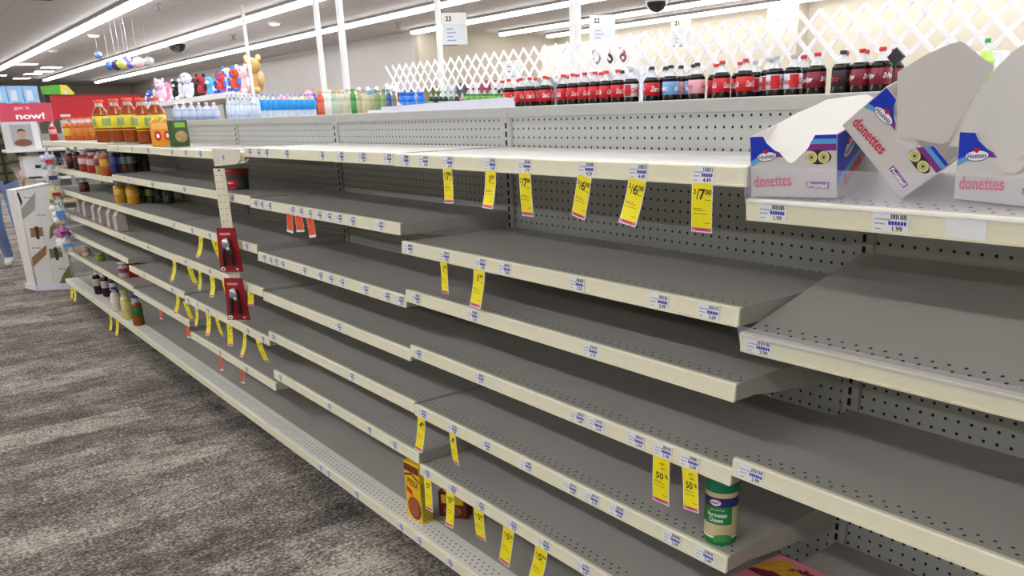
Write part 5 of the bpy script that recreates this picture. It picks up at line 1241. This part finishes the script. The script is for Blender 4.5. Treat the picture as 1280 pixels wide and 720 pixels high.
# strip of bagged cotton items hanging at the end
cs = thing('end_clip_strip', 'slim hanging strip at the far end of the top shelf', 'clip strip', (-.03, 6.74, 1.27), 0)
q = MB(); q.box((-.002, -.012, -.80), (.002, .012, 0), WHITE); q.build('strip_body', cs)
BG = mat('clear bag film', (235, 238, 240), .15, alpha=.18, noise=0); CT = mat('cotton white', (240, 238, 232), .95, noise=.05, scale=50)
for i, (dz, hh, c1, lb, acc) in enumerate([(.05, .12, (200, 206, 226), 'clear bag with blue red print, top of the end strip', (200, 50, 60)), (.17, .13, (226, 216, 206), 'cream bag, second from the top of the end strip', (60, 60, 120)), (.31, .10, (216, 200, 120), 'yellowish bag in the middle of the end strip', (150, 40, 40)),
                                          (.42, .20, (240, 238, 232), 'large bag of white cotton balls on the end strip', (90, 140, 220)), (.63, .07, (200, 80, 160), 'magenta labelled packet under the cotton bag', (60, 50, 140)), (.71, .12, (236, 240, 232), 'small bag of white cotton balls at the bottom of the end strip', (90, 160, 220))]):
    t = thing('hanging_bag', lb, 'bag', (-.075, 6.72, 1.27-dz), 0, 'bags on the end strip')
    q = MB(); q.ball((0, 0, -hh/2), (.075, .07, hh*.56), BG, n=14); q.box((-.004, -.06, -.012), (.004, .06, .01), mat('bag header %d' % i, c1), ch=.001); q.build('bag_film', t)
    q = MB()
    for j in range(16): q.ball((random.uniform(-.045, .045), random.uniform(-.045, .045), -hh*random.uniform(.2, .85)), .026 if i in (3, 5) else .02, CT if i in (3, 5) else mat('bag fill %d' % i, c1, .8))
    q.build('contents', t)
    q = MB(); q.box((-.03, -.078, -hh*.6), (.03, -.073, -hh*.35), mat('bag label %d' % i, acc)); q.build('bag_label', t)

# ---- shopper at the left edge
def plaid():
    m = D.materials.new('olive plaid shirt'); m.use_nodes = True; nt = m.node_tree; b = nt.nodes['Principled BSDF']; b.inputs['Roughness'].default_value = .9
    tc = nt.nodes.new('ShaderNodeTexCoord'); br = nt.nodes.new('ShaderNodeTexBrick'); br.offset = 0
    mp = nt.nodes.new('ShaderNodeMapping'); mp.inputs['Rotation'].default_value = (math.pi/2, 0, 0)
    br.inputs['Scale'].default_value = 1; br.inputs['Brick Width'].default_value = .09; br.inputs['Row Height'].default_value = .09; br.inputs['Mortar Size'].default_value = .014
    br.inputs['Color1'].default_value = lin((92, 92, 58)); br.inputs['Color2'].default_value = lin((110, 106, 70)); br.inputs['Mortar'].default_value = lin((52, 54, 38))
    nt.links.new(tc.outputs['Object'], mp.inputs[0]); nt.links.new(mp.outputs[0], br.inputs['Vector']); nt.links.new(br.outputs[0], b.inputs['Base Color']); return m


def person():
    me = D.meshes.new('body'); o = D.objects.new('body', me); COL.objects.link(o)
    J = {'pel': (0, 0, .95, .13), 'wa': (0, .01, 1.08, .125), 'ch': (0, .02, 1.28, .15), 'sh': (0, .02, 1.42, .10), 'nk': (0, 0, 1.50, .055), 'hd': (0, -.02, 1.57, .075), 'hd2': (0, -.02, 1.66, .095), 'hd3': (0, -.01, 1.72, .07)}
    Ed = [('pel', 'wa'), ('wa', 'ch'), ('ch', 'sh'), ('sh', 'nk'), ('nk', 'hd'), ('hd', 'hd2'), ('hd2', 'hd3')]
    for s, n, ky, fy, el, ha in ((1, 'r', -.10, .02, (.27, -.02, 1.12), (.25, -.2, .98)), (-1, 'l', .06, .30, (-.27, .05, 1.12), (-.27, -.05, .88))):
        J['hip'+n] = (s*.10, 0, .88, .10); J['kn'+n] = (s*.11, ky, .50, .068); J['an'+n] = (s*.11, fy+.02, .09, .048); J['to'+n] = (s*.12, fy-.13, .035, .036)
        J['so'+n] = (s*.17, .02, 1.40, .068); J['el'+n] = el+(.047,); J['wr'+n] = ha+(.032,); J['pa'+n] = (ha[0], ha[1]-.05, ha[2]-.05, .03)
        Ed += [('pel', 'hip'+n), ('hip'+n, 'kn'+n), ('kn'+n, 'an'+n), ('an'+n, 'to'+n), ('sh', 'so'+n), ('so'+n, 'el'+n), ('el'+n, 'wr'+n), ('wr'+n, 'pa'+n)]
    ks_ = list(J); me.from_pydata([J[k_][:3] for k_ in ks_], [(ks_.index(u), ks_.index(v)) for u, v in Ed], [])
    sk = o.modifiers.new('skin', 'SKIN'); 
    if not me.skin_vertices: me.attributes
    for i, k_ in enumerate(ks_):
        sv = me.skin_vertices[0].data[i] if me.skin_vertices else None
        if sv: sv.radius = (J[k_][3], J[k_][3]); sv.use_root = k_ == 'pel'
    ss = o.modifiers.new('sub', 'SUBSURF'); ss.levels = 2; ss.render_levels = 2
    dg = bpy.context.evaluated_depsgraph_get(); nm = D.meshes.new_from_object(o.evaluated_get(dg)); o.modifiers.clear(); o.data = nm
    mts = [mat('skin', (214, 168, 140), .6), plaid(), mat('denim', (118, 140, 184), .9, noise=.12, scale=30), mat('shoe white', (214, 210, 204), .6), mat('hair brown', (70, 50, 38), .8)]
    nm.materials.clear()
    for m_ in mts: nm.materials.append(m_)
    for f in nm.polygons:
        c = f.center; f.use_smooth = True
        arm = abs(c.x) > .20 and c.z < 1.3
        if c.z < .10: f.material_index = 3
        elif arm: f.material_index = 1 if c.z > 1.02 else 0
        elif c.z < .90: f.material_index = 2
        elif c.z < 1.47: f.material_index = 1
        elif c.z > 1.66 or (c.y > .02 and c.z > 1.55): f.material_index = 4
        else: f.material_index = 0
    return o


ppn = thing('person', 'person at the left edge in an olive plaid shirt, blue jeans and pale shoes, walking', 'person', (-.20, 9.2, 0), -.25)
bd = person(); bd.parent = ppn
q = MB(); q.ball((0, .005, 1.70), (.095, .105, .085), mat('hair brown', (70, 50, 38), .8)); q.build('hair', ppn)
q = MB()
for e_ in (-1, 1): q.ball((e_*.035, -.105, 1.64), (.012, .006, .007), WHITE); q.ball((e_*.035, -.110, 1.64), .005, BLACK)
q.ball((0, -.12, 1.61), (.013, .018, .02), mat('skin', (214, 168, 140), .6)); q.ball((0, -.108, 1.575), (.024, .006, .006), mat('lips', (170, 90, 85)))
for e_ in (-1, 1): q.ball((e_*.092, .0, 1.62), (.01, .02, .03), mat('skin', (214, 168, 140), .6))
q.build('face_features', ppn)
SKN = mat('skin', (214, 168, 140), .6)
for s_, ha in ((1, (.25, -.2, .98)), (-1, (-.27, -.05, .88))):
    q = MB(); P0 = Vector((ha[0], ha[1]-.03, ha[2]-.035)); q.ball(tuple(P0+Vector((0, -.015, -.02))), (.018, .034, .046), SKN)
    for f in range(4):
        ln = (.070, .078, .073, .058)[f]; b0 = P0+Vector((0, -.045+.019*f, -.055)); q.tube([b0, b0+Vector((-.006*s_, -.004, -ln*.5)), b0+Vector((-.020*s_, -.002, -ln))], .008, SKN, taper=[.0092, .0085, .007])
    b0 = P0+Vector((0, -.04, -.005)); q.tube([b0, b0+Vector((-.008*s_, -.022, -.025)), b0+Vector((-.016*s_, -.026, -.055))], .009, SKN, taper=[.012, .010, .008])
    q.build('hand', ppn)
